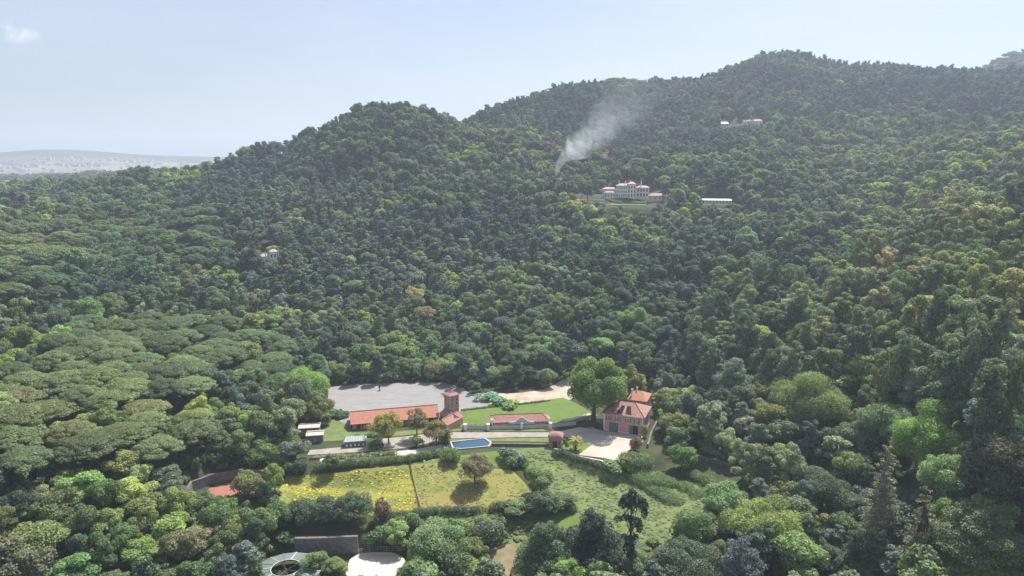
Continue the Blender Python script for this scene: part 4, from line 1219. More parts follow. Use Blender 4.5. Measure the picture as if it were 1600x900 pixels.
PL = [
    ('broadleaf', 1462, 640, 128, 21, 'bright', 'brightest lime-green broadleaf tree in the wooded lower corner beyond the spire conifers'),
    ('broadleaf', 1383, 618, 92, 18, 'pale', 'light green broadleaf tree touching the bright lime-green one'),
    ('broadleaf', 1487, 714, 88, 13, 'pale', 'pale whitish-green tree just below the bright lime-green tree'),
    ('holm_oak', 1290, 724, 98, 17, 'dark', 'big dark green oak between the yellowish oak and the tall spire conifer'),
    ('holm_oak', 1224, 748, 58, 10, 'olive', 'small yellowish-olive rounded oak at the end of the shaded lane'),
    ('broadleaf', 1138, 752, 86, 13, 'pale', 'light green leafy tree at the lower end of the shaded lane'),
    ('broadleaf', 1196, 782, 118, 15, 'yellow', 'large yellow-green leafy tree in front of the light green lane tree'),
    ('broadleaf', 1090, 800, 74, 13, 'mid', 'mid green tree at the edge of the rough green field'),
    ('broadleaf', 1530, 862, 130, 9, 'bright', 'lime-green undergrowth tree at the foot of the flat-topped cedar'),
    ('pine', 862, 818, 100, 13, 'dark', 'spreading dark cedar beside the dry paddock'),
    ('pine', 925, 800, 112, 18, 'black', 'big blackish conifer standing next to the ragged cypress'),
    ('tiered_conifer', 1160, 838, 100, 16, 'blue', 'blue-green layered conifer at the bottom edge below the yellow-green tree'),
    ('holm_oak', 1075, 852, 118, 12, 'dark', 'dark green spreading tree at the bottom edge beyond the ragged cypress'),
    ('holm_oak', 1000, 866, 60, 9, 'mid', 'low green tree close against the foot of the ragged cypress'),
    ('broadleaf', 680, 812, 98, 13, 'pale', 'large pale green leafy tree between the sand ring and the dry paddock'),
    ('broadleaf', 656, 858, 52, 9, 'green', 'fresh green leafy tree overhanging the edge of the sand ring'),
    ('broadleaf', 712, 838, 70, 11, 'mid', 'mid green tree next to the large pale green one'),
    ('holm_oak', 765, 803, 54, 9, 'greyg', 'grey-green rounded olive tree above the dry paddock'),
    ('holm_oak', 744, 834, 46, 9, 'olive', 'dark olive rounded tree beside the dry paddock'),
    ('holm_oak', 722, 862, 72, 8, 'brown', 'brownish bushy tree at the bottom edge beside the dry paddock'),
    ('broadleaf', 845, 734, 42, 9, 'green', 'neat round green tree on the diagonal hedge between the two meadows'),
    ('broadleaf', 848, 770, 58, 8, 'dark', 'dark round tree at the corner of the orange meadow'),
    ('broadleaf', 803, 786, 44, 5, 'mid', 'mid green bushy tree on the hedge below the orange meadow'),
    ('broadleaf', 876, 776, 40, 5, 'mid', 'small mid green tree at the lower end of the diagonal hedge'),
    ('shrub', 793, 702, 34, 4.5, 'greyg', 'grey-green bush beside the pool terrace'),
    ('shrub', 806, 710, 28, 4.5, 'greyg', 'smaller grey-green bush below the one by the pool terrace'),
    ('holm_oak', 703, 699, 36, 5, 'green', 'round green bush at the near corner of the swimming pool'),
    ('holm_oak', 514, 710, 34, 6, 'dark', 'dark round bush at the corner above the yellow meadow'),
    ('holm_oak', 588, 683, 26, 5, 'dark', 'dark bush beside the grey glasshouse'),
    ('shrub', 650, 682, 24, 4, 'olive', 'olive shrub between the orchard trees in front of the barn'),
    ('shrub', 693, 676, 22, 4, 'mid', 'green shrub between the barn end and the pool'),
    ('broadleaf', 1067, 696, 54, 9, 'green', 'fresh green rounded tree near the pink house beside the shaded lane'),
    ('holm_oak', 978, 711, 23, 6, 'yellow', 'cone-shaped yellow-green bush below the gravel courtyard'),
    ('shrub', 955, 722, 34, 3, 'green', 'low green bush under the courtyard wall'),
    ('shrub', 799, 627, 26, 3, 'yellow', 'round yellowish bush on the upper edge of the lawn'),
    ('shrub', 764, 615, 40, 3, 'teal', 'teal-green bush patch between the arena and the bare soil'),
    ('shrub', 780, 622, 30, 3, 'teal', 'smaller teal-green bush beside the bare soil'),
    ('pine', 883, 684, 12, 5, 'mid', 'small dark green conifer on the little lawn by the gate lodge'),
    ('shrub', 1009, 664, 14, 5, 'yellow', 'yellow-green climbing shrub against the corner of the pink house'),
    ('shrub', 993, 684, 16, 5, 'rust', 'rusty brown shrub at the courtyard corner of the pink house'),
    ('broadleaf', 1050, 640, 50, 11, 'olive', 'olive green tree close beside the pink house'),
    ('broadleaf', 1058, 664, 48, 9, 'mid', 'mid green tree between the pink house and the lane wall'),
    ('broadleaf', 988, 572, 40, 13, 'olive', 'olive tree behind the roof of the pink house'),
    ('broadleaf', 1001, 590, 26, 8, 'tan', 'small golden tree behind the rear wing of the pink house'),
    ('holm_oak', 470, 777, 62, 8.5, 'dark', 'dark laurel tree on top of the tall stone wall, first of the row'),
    ('holm_oak', 510, 774, 60, 9, 'dark', 'dark laurel tree on top of the tall stone wall, second of the row'),
    ('holm_oak', 550, 771, 62, 9.5, 'dark', 'dark laurel tree on top of the tall stone wall, largest of the row'),
    ('holm_oak', 594, 780, 38, 8.5, 'plum', 'dark purplish tree ending the laurel row at the meadow corner'),
    ('shrub', 590, 826, 34, 5, 'green', 'ivy-green mound hanging over the end of the tall stone wall'),
    ('holm_oak', 386, 738, 54, 8, 'olive', 'olive umbrella-shaped tree standing over the red clay court'),
    ('broadleaf', 427, 727, 32, 11, 'yellow', 'bright yellow-green tree between the red clay court and the yellow meadow'),
    ('broadleaf', 432, 780, 54, 9, 'mid', 'leafy green tree below the corner of the yellow meadow'),
    ('broadleaf', 400, 790, 60, 11, 'mid', 'green tree between the red clay court and the round green roof'),
    ('broadleaf', 345, 778, 62, 12, 'mid', 'dense green tree directly below the red clay court'),
    ('broadleaf', 497, 862, 42, 7, 'green', 'fresh green tree overlapping the round green roof'),
    ('broadleaf', 526, 872, 36, 6, 'olive', 'olive bush between the round green roof and the sand ring'),
    ('broadleaf', 440, 697, 44, 8, 'mid', 'mid green tree above the corner of the yellow meadow'),
    ('holm_oak', 462, 712, 40, 6, 'dark', 'dark bush filling the corner between the stone sheds and the yellow meadow'),
    ('broadleaf', 410, 690, 48, 9, 'green', 'fresh green tree rising behind the wall of the red clay court'),
    ('broadleaf', 460, 690, 40, 8, 'greyg', 'grey-green tree beside the stone sheds'),
    ('broadleaf', 475, 578, 84, 13, 'yellow', 'large yellow-green tree near the corner of the grey arena'),
    ('broadleaf', 440, 590, 70, 12, 'mid', 'mid green tree behind the large yellow-green one near the arena'),
    ('broadleaf', 830, 206, 30, 15, 'bright', 'lime-green tree standing out on the slope beside the smoke'),
    ('broadleaf', 860, 222, 34, 12, 'plum', 'plum-red tree at the foot of the smoke plume'),
    ('broadleaf', 868, 252, 28, 10, 'plum', 'smaller plum-red tree just below the smoke plume'),
    ('broadleaf', 1000, 247, 30, 12, 'green', 'fresh green tree rising above the white hillside villa'),
    ('broadleaf', 985, 255, 24, 10, 'rust', 'reddish tree directly behind the roof of the white hillside villa'),
    ('broadleaf', 1055, 300, 30, 8, 'tan', 'golden tree beside the low pink villa annex'),
    ('broadleaf', 905, 312, 36, 9, 'rust', 'rust-tinged tree under the long terrace wall of the villa'),
    ('broadleaf', 425, 384, 24, 9, 'tan', 'golden-topped tree directly behind the white folly'),
    ('broadleaf', 445, 388, 16, 9, 'olive', 'olive tree beside the tallest pinnacle of the white folly'),
    ('broadleaf', 442, 414, 22, 7, 'rust', 'orange-brown tree just below the white folly'),
    ('pine', 1500, 548, 66, 27, 'dark', 'tall dark pine with a broad layered top above the lime-green tree'),
    ('pine', 1556, 572, 62, 27, 'dark', 'tall dark pine beside the drooping conifer'),
    ('pine', 1420, 520, 54, 25, 'greyg', 'tall grey-green pine standing over the light green tree'),
    ('pine', 1345, 500, 50, 25, 'dark', 'tall narrow dark pine on the slope behind the olive oaks'),
    ('pine', 1262, 498, 46, 23, 'greyg', 'tall grey-green pine high on the slope beyond the pink house'),
    ('pine', 1205, 520, 44, 22, 'dark', 'tall dark pine between the pink house and the eucalyptus slope'),
    ('pine', 1475, 455, 46, 26, 'dark', 'tall dark pine crowning the near slope below the eucalyptus trees'),
    ('pine', 1570, 470, 52, 27, 'greyg', 'tall grey-green pine at the edge of the picture below the eucalyptus trees'),
    ('pine', 1590, 560, 46, 28, 'dark', 'tall dark pine at the very edge above the drooping conifer'),
    ('eucalyptus', 1530, 505, 44, 27, 'greyg', 'tall thin grey eucalyptus between the dark pines'),
    ('eucalyptus', 1390, 545, 40, 25, 'olive', 'tall olive eucalyptus above the light green tree'),
    ('broadleaf', 1275, 596, 128, 18, 'olive', 'wide olive-gold tree on the slope between the pink house and the light green tree'),
    ('broadleaf', 1345, 655, 70, 13, 'greyg', 'grey-green willowy tree below the light green tree'),
    ('pine', 1150, 560, 80, 20, 'greyg', 'broad grey-green pine on the slope just beyond the pink house'),
    ('holm_oak', 408, 750, 36, 6, 'greyg', 'grey-green bush at the meadow end of the red clay court'),
    ('holm_oak', 318, 770, 44, 6, 'mid', 'round green bush in front of the red clay court'),
    ('shrub', 1002, 742, 20, 2.2, 'teal', 'low dark bush in the rough green field below the cone-shaped bush'),
]
placed = []
def put_px(kind, px, top, wpx, h, tn, lab):
    x, y = by_top(px, top, h)
    d = y * CP - (h1(x, y) + h * .7 - CAMZ) * SP
    wm_ = wpx * d / F
    if d < 420 and kind in ('broadleaf', 'holm_oak', 'pine', 'tiered_conifer') and wm_ > {'holm_oak': 4.5, 'broadleaf': 9}.get(kind, 12.5):
        if kind == 'tiered_conifer': lb = lob_tiers(rng, wm_ / 2, h, 9, .15, .1)
        elif kind == 'pine': lb = lob_tiers(rng, wm_ / 2, h, 7, .05, .2) + lob_pine(rng, wm_ * .3, h, 16)
        else: lb = lob_round(rng, wm_ / 2, h, -.04 if kind == 'holm_oak' else .02, int(26 + wm_ * 1.6), .26)
        o = own_tree(SPEC[kind][0], lab, 'tree', px, top, h, lb, 8.5 if wm_ > 10 else 12, .34 if wm_ > 10 else .28, vary(T[tn], .04), leafm=NEEDLE if kind in ('pine', 'tiered_conifer') else LEAF, trad=.45, limbs=16, rot=0)
        placed.append((x, y, wm_))
        return o
    o = tree_px(kind, px, top, wpx, h, vary(T[tn], .06), lab)
    placed.append((o.location.x, o.location.y, o.scale.x * PROTO[kind][0][2]))
    return o
for row in PL: put_px(*row)
ORD = ['first', 'second', 'third', 'fourth', 'fifth', 'sixth', 'seventh', 'eighth', 'ninth', 'tenth', 'eleventh', 'twelfth', 'thirteenth', 'fourteenth', 'fifteenth', 'sixteenth', 'seventeenth', 'eighteenth', 'nineteenth', 'twentieth']
def ordinal(k):
    if k < 20: return ORD[k]
    n_ = k + 1
    return '%d%s' % (n_, 'th' if 10 < n_ % 100 < 14 else {1: 'st', 2: 'nd', 3: 'rd'}.get(n_ % 10, 'th'))
for k in range(11):
    put_px('broadleaf', 508 + k * 21 + rng.normal() * 3, 561 + abs(k - 4) * .6 + rng.normal() * 3, 36 + rng.normal() * 4, 9 + rng.normal(), ['pale', 'olive', 'pale', 'yellow', 'tan', 'pale', 'green'][k % 7], '%s feathery tree along the row behind the grey arena, %s from the meadow-side corner' % (['pale', 'olive', 'pale', 'yellowish', 'tan', 'pale', 'green'][k % 7], ORD[k]))
for k in range(7):
    put_px('broadleaf', 742 + k * 20 + rng.normal() * 3, 572 + rng.normal() * 3, 32 + rng.normal() * 4, 8.5 + rng.normal(), ['tan', 'pale', 'mid', 'olive', 'pale', 'greyg', 'pale'][k], 'soft willowy tree behind the bare soil strip, %s from the arena' % ORD[k])

def hedge(label, pts, width, height, tint, dens=16, size=.26, name='hedge', wob=.3):
    P = [Vector(on_ground(*p)) for p in pts]
    lob = []
    c0 = P[0]
    for a_, b_ in zip(P[:-1], P[1:]):
        k = max(1, int((b_ - a_).length / (width * .55)))
        for i in range(k):
            p = a_.lerp(b_, i / k)
            s = 1 + rng.normal() * wob * .6
            lob.append((p.x - c0.x + rng.normal() * .15, p.y - c0.y + rng.normal() * .15, h1(p.x, p.y) - h1(c0.x, c0.y) + height * .45, width * .6 * s, width * .6 * s, height * .58 * s))
    V, Q, lv = leaves(lob, dens, size, rng)
    root = thing(name, label, 'hedge', (c0.x, c0.y, h1(c0.x, c0.y)))
    c = link('foliage', mesh_np('hedge_foliage', V, Q, LEAF, leafv=lv), root); c['tint'] = list(map(float, tint))
    sb = MB()
    for l in lob: sb.tube((l[0], l[1], l[2] - height), (l[0], l[1], l[2]), .08, .05, 4)
    sb.build('stems', BARK, root)
    return root
hedge('long clipped hedge between the garden path and the two meadows', [(498, 735), (530, 731), (575, 727), (620, 723), (660, 718), (690, 712)], 2.2, 2.4, T['mid'])
hedge('paler grassy hedge beneath the three orchard trees', [(530, 718), (575, 715), (620, 711)], 1.6, 1.6, T['olive'])
hedge('low orange-tinged hedge at the end of the lane by the stone sheds', [(484, 718), (510, 715), (540, 712)], 1.2, 1.0, T['tan'])
hedge('scruffy dark hedge along the foot of the orange meadow', [(600, 812), (640, 809), (700, 803), (760, 799), (815, 795)], 2.0, 2.0, T['dark'], wob=.5)
hedge('dark diagonal hedge dropping between the orange meadow and the rough field', [(800, 716), (818, 728), (828, 745), (842, 765), (868, 785), (900, 803)], 2.4, 2.0, T['mid'], wob=.5)
hedge('dark bushy hedge under the courtyard wall', [(868, 709), (890, 716), (915, 724), (945, 733)], 2.2, 1.8, T['dark'], wob=.4)
hedge('overgrown bramble bank between the cone-shaped bush and the shaded lane', [(990, 745), (1030, 752), (1070, 762), (1100, 778)], 4.5, 1.8, T['green'], wob=.6)
hedge('second bramble bank across the middle of the rough green field', [(1010, 762), (1040, 775), (1070, 790)], 3.8, 1.3, T['mid'], wob=.6)
hedge('bramble strip along the shaded lane below the fresh green tree', [(1060, 735), (1100, 750), (1130, 765), (1150, 790)], 3.0, 1.5, T['mid'], wob=.6)
hedge('wide dense green bush mound at the lower corner of the gravel courtyard', [(985, 728), (1005, 730), (1030, 736)], 8.0, 4.6, T['mid'], 9, .36)
hedge('thin hedge along the top edge of the lawn', [(722, 642), (760, 638), (800, 634), (860, 627)], .9, .8, T['mid'])
hedge('clipped hedge against the garden wall below the lawn', [(732, 668), (760, 668)], .9, 1.1, T['mid'])
hedge('green bank of shrubs in front of the long barn', [(556, 684), (590, 683), (615, 681)], 1.6, 1.3, T['green'])

# palm on the little lawn
x, y = on_ground(899, 704)
pal = thing('palm_tree', 'golden-green palm on the small lawn between the gate lodge and the courtyard', 'palm', (x, y, h1(x, y)))
MB().tube((0, 0, -.3), (.1, 0, 2.6), .42, .3, 8).tube((.1, 0, 2.6), (.15, 0, 4.2), .3, .38, 8).build('trunk', BARK, pal)
for k in range(30):
    a_ = k * 2.4; el = .95 - 1.35 * (k / 30.0); Lp = 3.3
    vs, fs = [], []
    for s in range(8):
        t = s / 7
        rr = Lp * t; zz = 4.2 + Lp * (math.sin(el) * t - .55 * t * t)
        rr *= math.cos(el * .8)
        ww = .42 * math.sin(math.pi * min(1, t * .9 + .08)) + .03
        c_ = Vector((math.cos(a_) * rr, math.sin(a_) * rr, zz)); sd_ = Vector((-math.sin(a_), math.cos(a_), 0)) * ww
        vs += [c_ + sd_ - Vector((0, 0, ww * .6)), c_, c_ - sd_ - Vector((0, 0, ww * .6))]
        if s: o = (s - 1) * 3; fs += [(o, o + 1, o + 4, o + 3), (o + 1, o + 2, o + 5, o + 4)]
    fm = MB().add(vs, fs).mesh('frond', LEAF)
    at_ = fm.attributes.new('leafv', 'FLOAT', 'FACE'); at_.data.foreach_set('value', [float(rng.uniform(.3, .8))] * len(fm.polygons))
    fo = link('frond', fm, pal); fo['tint'] = [.24, .22, .06]

# bare fallen limbs under the umbrella pines
for k, (px, py, dx, lab) in enumerate([(30, 775, 9, 'bleached fallen branches tangled under the umbrella pines'), (165, 735, -7, 'pale leaning dead trunk under the umbrella pines'), (118, 740, -5, 'shorter grey leaning dead trunk next to the pale one')]):
    x, y = on_ground(px, py)
    t = thing('dead_tree', lab, 'dead tree', (x, y, h1(x, y)))
    MB().tube((0, 0, -.3), (dx, 1, 7.5 if k else 3.5), .3, .1, 6).build('trunk', PALEBARK, t)
    for q in range(7):
        u = .35 + .6 * q / 7; h_ = (7.5 if k else 3.5) * u
        MB().tube((dx * u, u, h_), (dx * u + rng.normal() * 2.5, u + rng.normal() * 1.2, h_ + 1 + abs(rng.normal())), .12, .03, 4).build('branch', PALEBARK, t)

# ------------------------------------------------------------------ the woods
OPEN = [
    [(510, 600), (690, 594), (735, 608), (850, 602), (885, 588), (960, 655), (975, 606), (1022, 606), (1024, 650), (1045, 690), (1100, 708), (1180, 742), (1186, 752), (1108, 768), (1106, 800), (1060, 842), (1010, 850), (1010, 905), (950, 905), (960, 850),
     (850, 855), (838, 905), (765, 905), (755, 862), (740, 830), (640, 815), (600, 812), (590, 835), (575, 862), (640, 866), (640, 905), (545, 905), (520, 880), (510, 905), (395, 905), (420, 866), (458, 850), (455, 800), (436, 790), (432, 755), (410, 782), (305, 784), (285, 775), (290, 748), (330, 735), (415, 728), (445, 735), (430, 715), (480, 705), (462, 690), (468, 664), (515, 664), (545, 650), (510, 640)],
    [(868, 302), (940, 301), (945, 293), (962, 291), (966, 283), (1000, 281), (1016, 292), (1043, 304), (1042, 312), (1012, 312), (1010, 320), (950, 320), (945, 311), (905, 310), (868, 311)],
    [(1098, 304), (1148, 304), (1148, 319), (1096, 318)], [(1120, 328), (1142, 328), (1142, 332), (1120, 332)], [(372, 402), (405, 402), (407, 386), (441, 386), (438, 410), (372, 410)],
    [(1122, 190), (1160, 184), (1194, 184), (1194, 194), (1160, 195), (1140, 198), (1122, 198)],
    [(54, 279), (120, 279), (120, 284), (54, 284)], [(178, 277), (202, 277), (202, 281), (178, 281)], [(14, 312), (56, 312), (56, 319), (14, 319)], [(0, 284), (20, 284), (20, 291), (0, 291)],
    [(72, 765), (95, 745), (110, 750), (92, 790)],
    [(890, 568), (972, 560), (972, 650), (890, 650)],
]
UMB = [[(-150, 600), (80, 585), (105, 515), (230, 505), (345, 512), (450, 545), (455, 590), (345, 590), (325, 640), (330, 700), (240, 720), (-150, 770)], [(-150, 350), (70, 350), (120, 400), (90, 470), (-150, 480)]]
LEFTPINE = [[(100, 320), (380, 330), (380, 420), (100, 420)]]
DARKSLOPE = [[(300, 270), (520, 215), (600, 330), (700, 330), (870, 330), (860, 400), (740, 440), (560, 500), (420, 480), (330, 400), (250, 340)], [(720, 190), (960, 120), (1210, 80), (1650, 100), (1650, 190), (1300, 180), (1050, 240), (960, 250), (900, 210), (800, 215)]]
EUCZ = [[(1380, 330), (1700, 290), (1700, 540), (1480, 520), (1330, 480), (1300, 400)]]
PINER = [[(1150, 440), (1400, 470), (1700, 480), (1700, 650), (1450, 640), (1250, 610), (1060, 620), (1080, 500)]]
LIME = [(350, 430, 60, 14), (20, 568, 70, 24), (1070, 255, 32, 16), (1150, 255, 24, 16), (290, 272, 55, 10), (85, 335, 30, 14), (10, 330, 20, 10), (830, 222, 16, 24), (1165, 275, 35, 14), (1400, 350, 60, 12), (1320, 425, 14, 14), (830, 530, 60, 30), (960, 545, 40, 25), (700, 440, 30, 12), (150, 315, 40, 10), (430, 430, 35, 14),
        (500, 230, 30, 14), (1230, 190, 30, 10), (640, 560, 80, 14), (560, 340, 40, 10), (730, 245, 40, 14), (1380, 300, 30, 10), (1470, 300, 80, 18), (920, 360, 90, 14)]
RUST = [(860, 240, 25, 20), (905, 315, 15, 10), (785, 445, 30, 12), (740, 400, 16, 8), (760, 500, 22, 10), (585, 215, 30, 10), (1250, 270, 50, 20), (930, 240, 30, 15), (1250, 200, 10, 5)]
OLIVEL = [[(100, 720), (330, 740), (400, 905), (-100, 905), (-100, 780)]]
def nearz(u, v, L):
    for cx, cy, rx, ry in L:
        if ((u - cx) / rx) ** 2 + ((v - cy) / ry) ** 2 < 1: return True
    return False
def inz(u, v, L):
    return any(bool(inpoly(u, v, p)) for p in L)

def pick(u, v, D, rgn):
    """species, width, height and colour for a tree whose crown shows at (u, v)"""
    q = rgn.random()
    if inz(u, v, UMB):
        if q < .88: return 'umbrella_pine', rgn.uniform(13, 18), rgn.uniform(12.5, 16), 'umb'
    if inz(u, v, LEFTPINE) and q < .5: return 'umbrella_pine', rgn.uniform(11, 15), rgn.uniform(11, 14), 'umb'
    if nearz(u, v, LIME) and q < .42: return 'broadleaf', rgn.uniform(8, 13), rgn.uniform(8, 13), ('yellow' if rgn.random() < .75 else 'bright')
    if nearz(u, v, [(960, 127, 60, 11)]): return 'broadleaf', rgn.uniform(8, 12), rgn.uniform(6, 9), 'greyg'
    if nearz(u, v, RUST) and q < .35: return 'broadleaf', rgn.uniform(8, 12), rgn.uniform(8, 12), ('brown' if rgn.random() < .75 else 'rust')
    if inz(u, v, EUCZ) and q < .62: return 'eucalyptus', rgn.uniform(8, 14), rgn.uniform(15, 25), ['olive', 'olive', 'greyg', 'mid', 'tan'][rgn.integers(5)]
    if inz(u, v, PINER) and q < .6: return ('pine' if rgn.random() < .62 else 'eucalyptus'), rgn.uniform(7.5, 13), rgn.uniform(14, 25), ('greyg' if rgn.random() < .5 else ('dark' if rgn.random() < .6 else 'olive'))
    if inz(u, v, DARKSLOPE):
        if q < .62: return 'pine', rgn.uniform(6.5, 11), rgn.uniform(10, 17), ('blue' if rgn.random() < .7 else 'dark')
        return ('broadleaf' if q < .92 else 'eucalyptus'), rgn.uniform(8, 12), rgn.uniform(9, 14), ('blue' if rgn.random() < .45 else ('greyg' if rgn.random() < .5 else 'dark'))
    if inz(u, v, OLIVEL) and q < .7: return ('broadleaf' if q < .4 else 'holm_oak'), rgn.uniform(8, 13), rgn.uniform(8, 13), ['olive', 'olive', 'mid', 'olive', 'green', 'tan', 'brown', 'yellow', 'greyg'][rgn.integers(9)]
    if q < .22: return 'pine', rgn.uniform(6.5, 10), rgn.uniform(11, 17), ('blue' if rgn.random() < .5 else 'dark')
    if q < .28: return 'eucalyptus', rgn.uniform(7, 11), rgn.uniform(13, 18), 'greyg'
    tn = rgn.choice(['dark', 'mid', 'green', 'olive', 'yellow', 'greyg', 'blue', 'pale', 'brown'], p=[.22, .27, .14, .12, .05, .09, .06, .025, .025])
    w0 = rgn.uniform(6.5, 12.5)
    return ('holm_oak' if rgn.random() < .25 else 'broadleaf'), w0, w0 * rgn.uniform(.92, 1.4) + .5, str(tn)

def patch(tn, x, y):
    n_ = float(vnoise(np.array([x]), np.array([y]), 75, 11)[0]) + .6 * float(vnoise(np.array([x]), np.array([y]), 30, 12)[0])
    k = 1 + (.35 if tn == 'umb' else .6) * n_
    t = vary(T[tn])
    return (t[0] * k * (1 + .25 * n_), t[1] * k, t[2] * k * (1 - .2 * n_))
rg2 = np.random.default_rng(21)
cell = {}
def near_ok(x, y, w, f=.72):
    cx, cy = int(x // 14), int(y // 14)
    for a_ in (-1, 0, 1):
        for b_ in (-1, 0, 1):
            for (X_, Y_, W_) in cell.get((cx + a_, cy + b_), ()):
                if (X_ - x) ** 2 + (Y_ - y) ** 2 < ((w + W_) * .5 * f) ** 2: return False
    return True
def mark(x, y, w): cell.setdefault((int(x // 14), int(y // 14)), []).append((x, y, w))
for x, y, w_ in placed: mark(x, y, w_ * .9)
NC = 150000
aa = R(1) * rg2.uniform(-45, 45, NC)
r0, r1 = 122, 1500
rr = np.sqrt(rg2.uniform(r0 ** 2, r1 ** 2, NC))
xs, ys = np.sin(aa) * rr, np.cos(aa) * rr
# extra tries close by and the thin woods of the plain
NF = 11000
a2 = R(1) * rg2.uniform(-46, -8, NF); r2_ = np.sqrt(rg2.uniform(1500 ** 2, 3000 ** 2, NF))
a2[:2500] = R(1) * rg2.uniform(28, 45, 2500); r2_[:2500] = np.sqrt(rg2.uniform(1500 ** 2, 2050 ** 2, 2500))
NN = 26000
a3 = R(1) * rg2.uniform(-45, 45, NN); r3 = np.sqrt(rg2.uniform(122 ** 2, 380 ** 2, NN))
xs = np.concatenate([np.sin(a3) * r3, xs, np.sin(a2) * r2_]); ys = np.concatenate([np.cos(a3) * r3, ys, np.cos(a2) * r2_])
zs = H(xs, ys); Ds = np.hypot(xs, ys)
dd = ys * CP - (zs + 6 - CAMZ) * SP
U = 800 + F * xs / dd; Vp = 450 - F * (ys * SP + (zs + 6 - CAMZ) * CP) / dd
# what the ridges hide well and truly: a coarse line of sight test
vis = np.ones(len(xs), bool)
for t in (.5, .6, .7, .78, .85, .9, .94, .97):
    hz = H(xs * t, ys * t) + 3
    lz = CAMZ + (zs + 14 - CAMZ) * t
    vis &= ~(hz > lz + 12)
FREE = [np.array(p) for p in OPEN]
def blocked(x, y, z, w, h):
    for fz, fw in ((0.05, 0), (.55, .42), (.55, -.42), (.96, 0)):
        zz = z + h * fz - CAMZ
        d_ = y * CP - zz * SP
        u_, v_ = 800 + F * (x + w * fw) / d_, 450 - F * (y * SP + zz * CP) / d_
        for p in OPEN:
            if inpoly(u_, v_, p): return True
    return False
woods = []
order = np.concatenate([np.argsort(rg2.random(NN)), NN + np.arange(len(xs) - NN)])
for i in order:
    if not vis[i] or U[i] < -170 or U[i] > 1770: continue
    x, y, z, D = xs[i], ys[i], zs[i], Ds[i]
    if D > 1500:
        kd, w_, h_, tn = 'broadleaf', rg2.uniform(12, 22), rg2.uniform(6, 11), ('blue' if rg2.random() < .6 else 'dark')  # distance haze partly put into the leaf colour: far crowns tinted bluer
    else:
        if not near_ok(x, y, 7.0, .72): continue
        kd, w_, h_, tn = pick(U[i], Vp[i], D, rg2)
    if not near_ok(x, y, w_, .72 if kd != 'umbrella_pine' else .66): continue
    if D > 450 and rg2.random() < .12: h_ *= 1.2; w_ *= 1.12
    if D < 1500 or Vp[i] < 300:
        if blocked(x, y, z, w_, h_): continue
    mark(x, y, w_)
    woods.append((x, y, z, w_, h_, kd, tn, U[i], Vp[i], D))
print('woods', len(woods))

# landmarks for telling trees apart in words
LM = [('grey arena', 630, 615), ('long barn', 600, 655), ('brick tower', 703, 635), ('plane tree', 930, 600), ('pink house', 980, 650), ('red court', 360, 768), ('round green roof', 445, 880), ('sand ring', 592, 885),
      ('yellow meadow', 545, 765), ('rough field', 1000, 790), ('hillside villa', 985, 295), ('white folly', 423, 403), ('ridge house', 1172, 191), ('hillside greenhouse', 1120, 313),
      ('smoke', 880, 255), ('ragged cypress', 990, 800), ('tallest spire conifer', 1387, 780), ('lime-green tree', 1462, 680), ('flat-topped cedar', 1535, 810), ('highest summit', 1210, 85), ('rounded knoll', 610, 168),
      ('far plain', 100, 262), ('fallen branches', 35, 770), ('lime hillside bushes', 290, 275), ('drooping conifer', 1582, 700), ('cedar corner', 1590, 890), ('pinewood corner', 10, 890), ('upper ridge end', 1590, 110)]
MAXK = {'broadleaf': 215, 'holm_oak': 295, 'pine': 290, 'umbrella_pine': 290, 'eucalyptus': 290}
def size_of(t): return t[3] * F / t[9] if -20 < t[7] < 1620 and t[8] < 915 else 0
rest = []
cnt = {}
used = {}
sel = []
for t in sorted(woods, key=size_of, reverse=True):
    k = t[5]
    if size_of(t) > 9 and cnt.get(k, 0) < MAXK[k]:
        cnt[k] = cnt.get(k, 0) + 1; sel.append(t)
    else: rest.append(t)
print('individual trees', cnt, 'rest', len(rest))
keys = {}
for t in sel:
    u, v = t[7], t[8]
    lm = sorted(LM, key=lambda l: (l[1] - u) ** 2 + (l[2] - v) ** 2)
    A_ = lm[0]
    best, bb = None, -9
    for l in lm[1:9]:
        d1 = (u - A_[1], v - A_[2]); d2 = (l[1] - A_[1], l[2] - A_[2])
        cs = (d1[0] * d2[0] + d1[1] * d2[1]) / (math.hypot(*d1) * math.hypot(*d2) + 1e-6)
        if cs > bb: best, bb = l, cs
    keys.setdefault((t[5], t[6], A_[0], best[0]), []).append((math.hypot(u - A_[1], v - A_[2]), t))
GROUPS = {'broadleaf': 'broadleaf trees of the woods', 'holm_oak': 'rounded oaks of the woods', 'pine': 'upright pines of the woods', 'umbrella_pine': 'umbrella pines of the pinewood', 'eucalyptus': 'eucalyptus trees of the woods'}
for (kd, tn, A_, B_), L in keys.items():
    L.sort(key=lambda q: q[0])
    for i, (_, t) in enumerate(L):
        x, y, z, w_, h_ = t[:5]
        lab = '%s %s, %s out from the %s towards the %s' % (TW[tn], SPEC[kd][2], ordinal(i), A_, B_)
        mk_ = kd
        if t[9] > 430: mk_ = {'broadleaf': 'broadleaf_far', 'holm_oak': 'broadleaf_far', 'pine': 'pine_far', 'umbrella_pine': 'umbrella_far', 'eucalyptus': 'eucalyptus_far'}[kd]
        SPEC[mk_] = SPEC[kd]
        tree(mk_, x, y, w_, h_, patch(tn, x, y), lab, group=GROUPS[kd], z=z - .2)

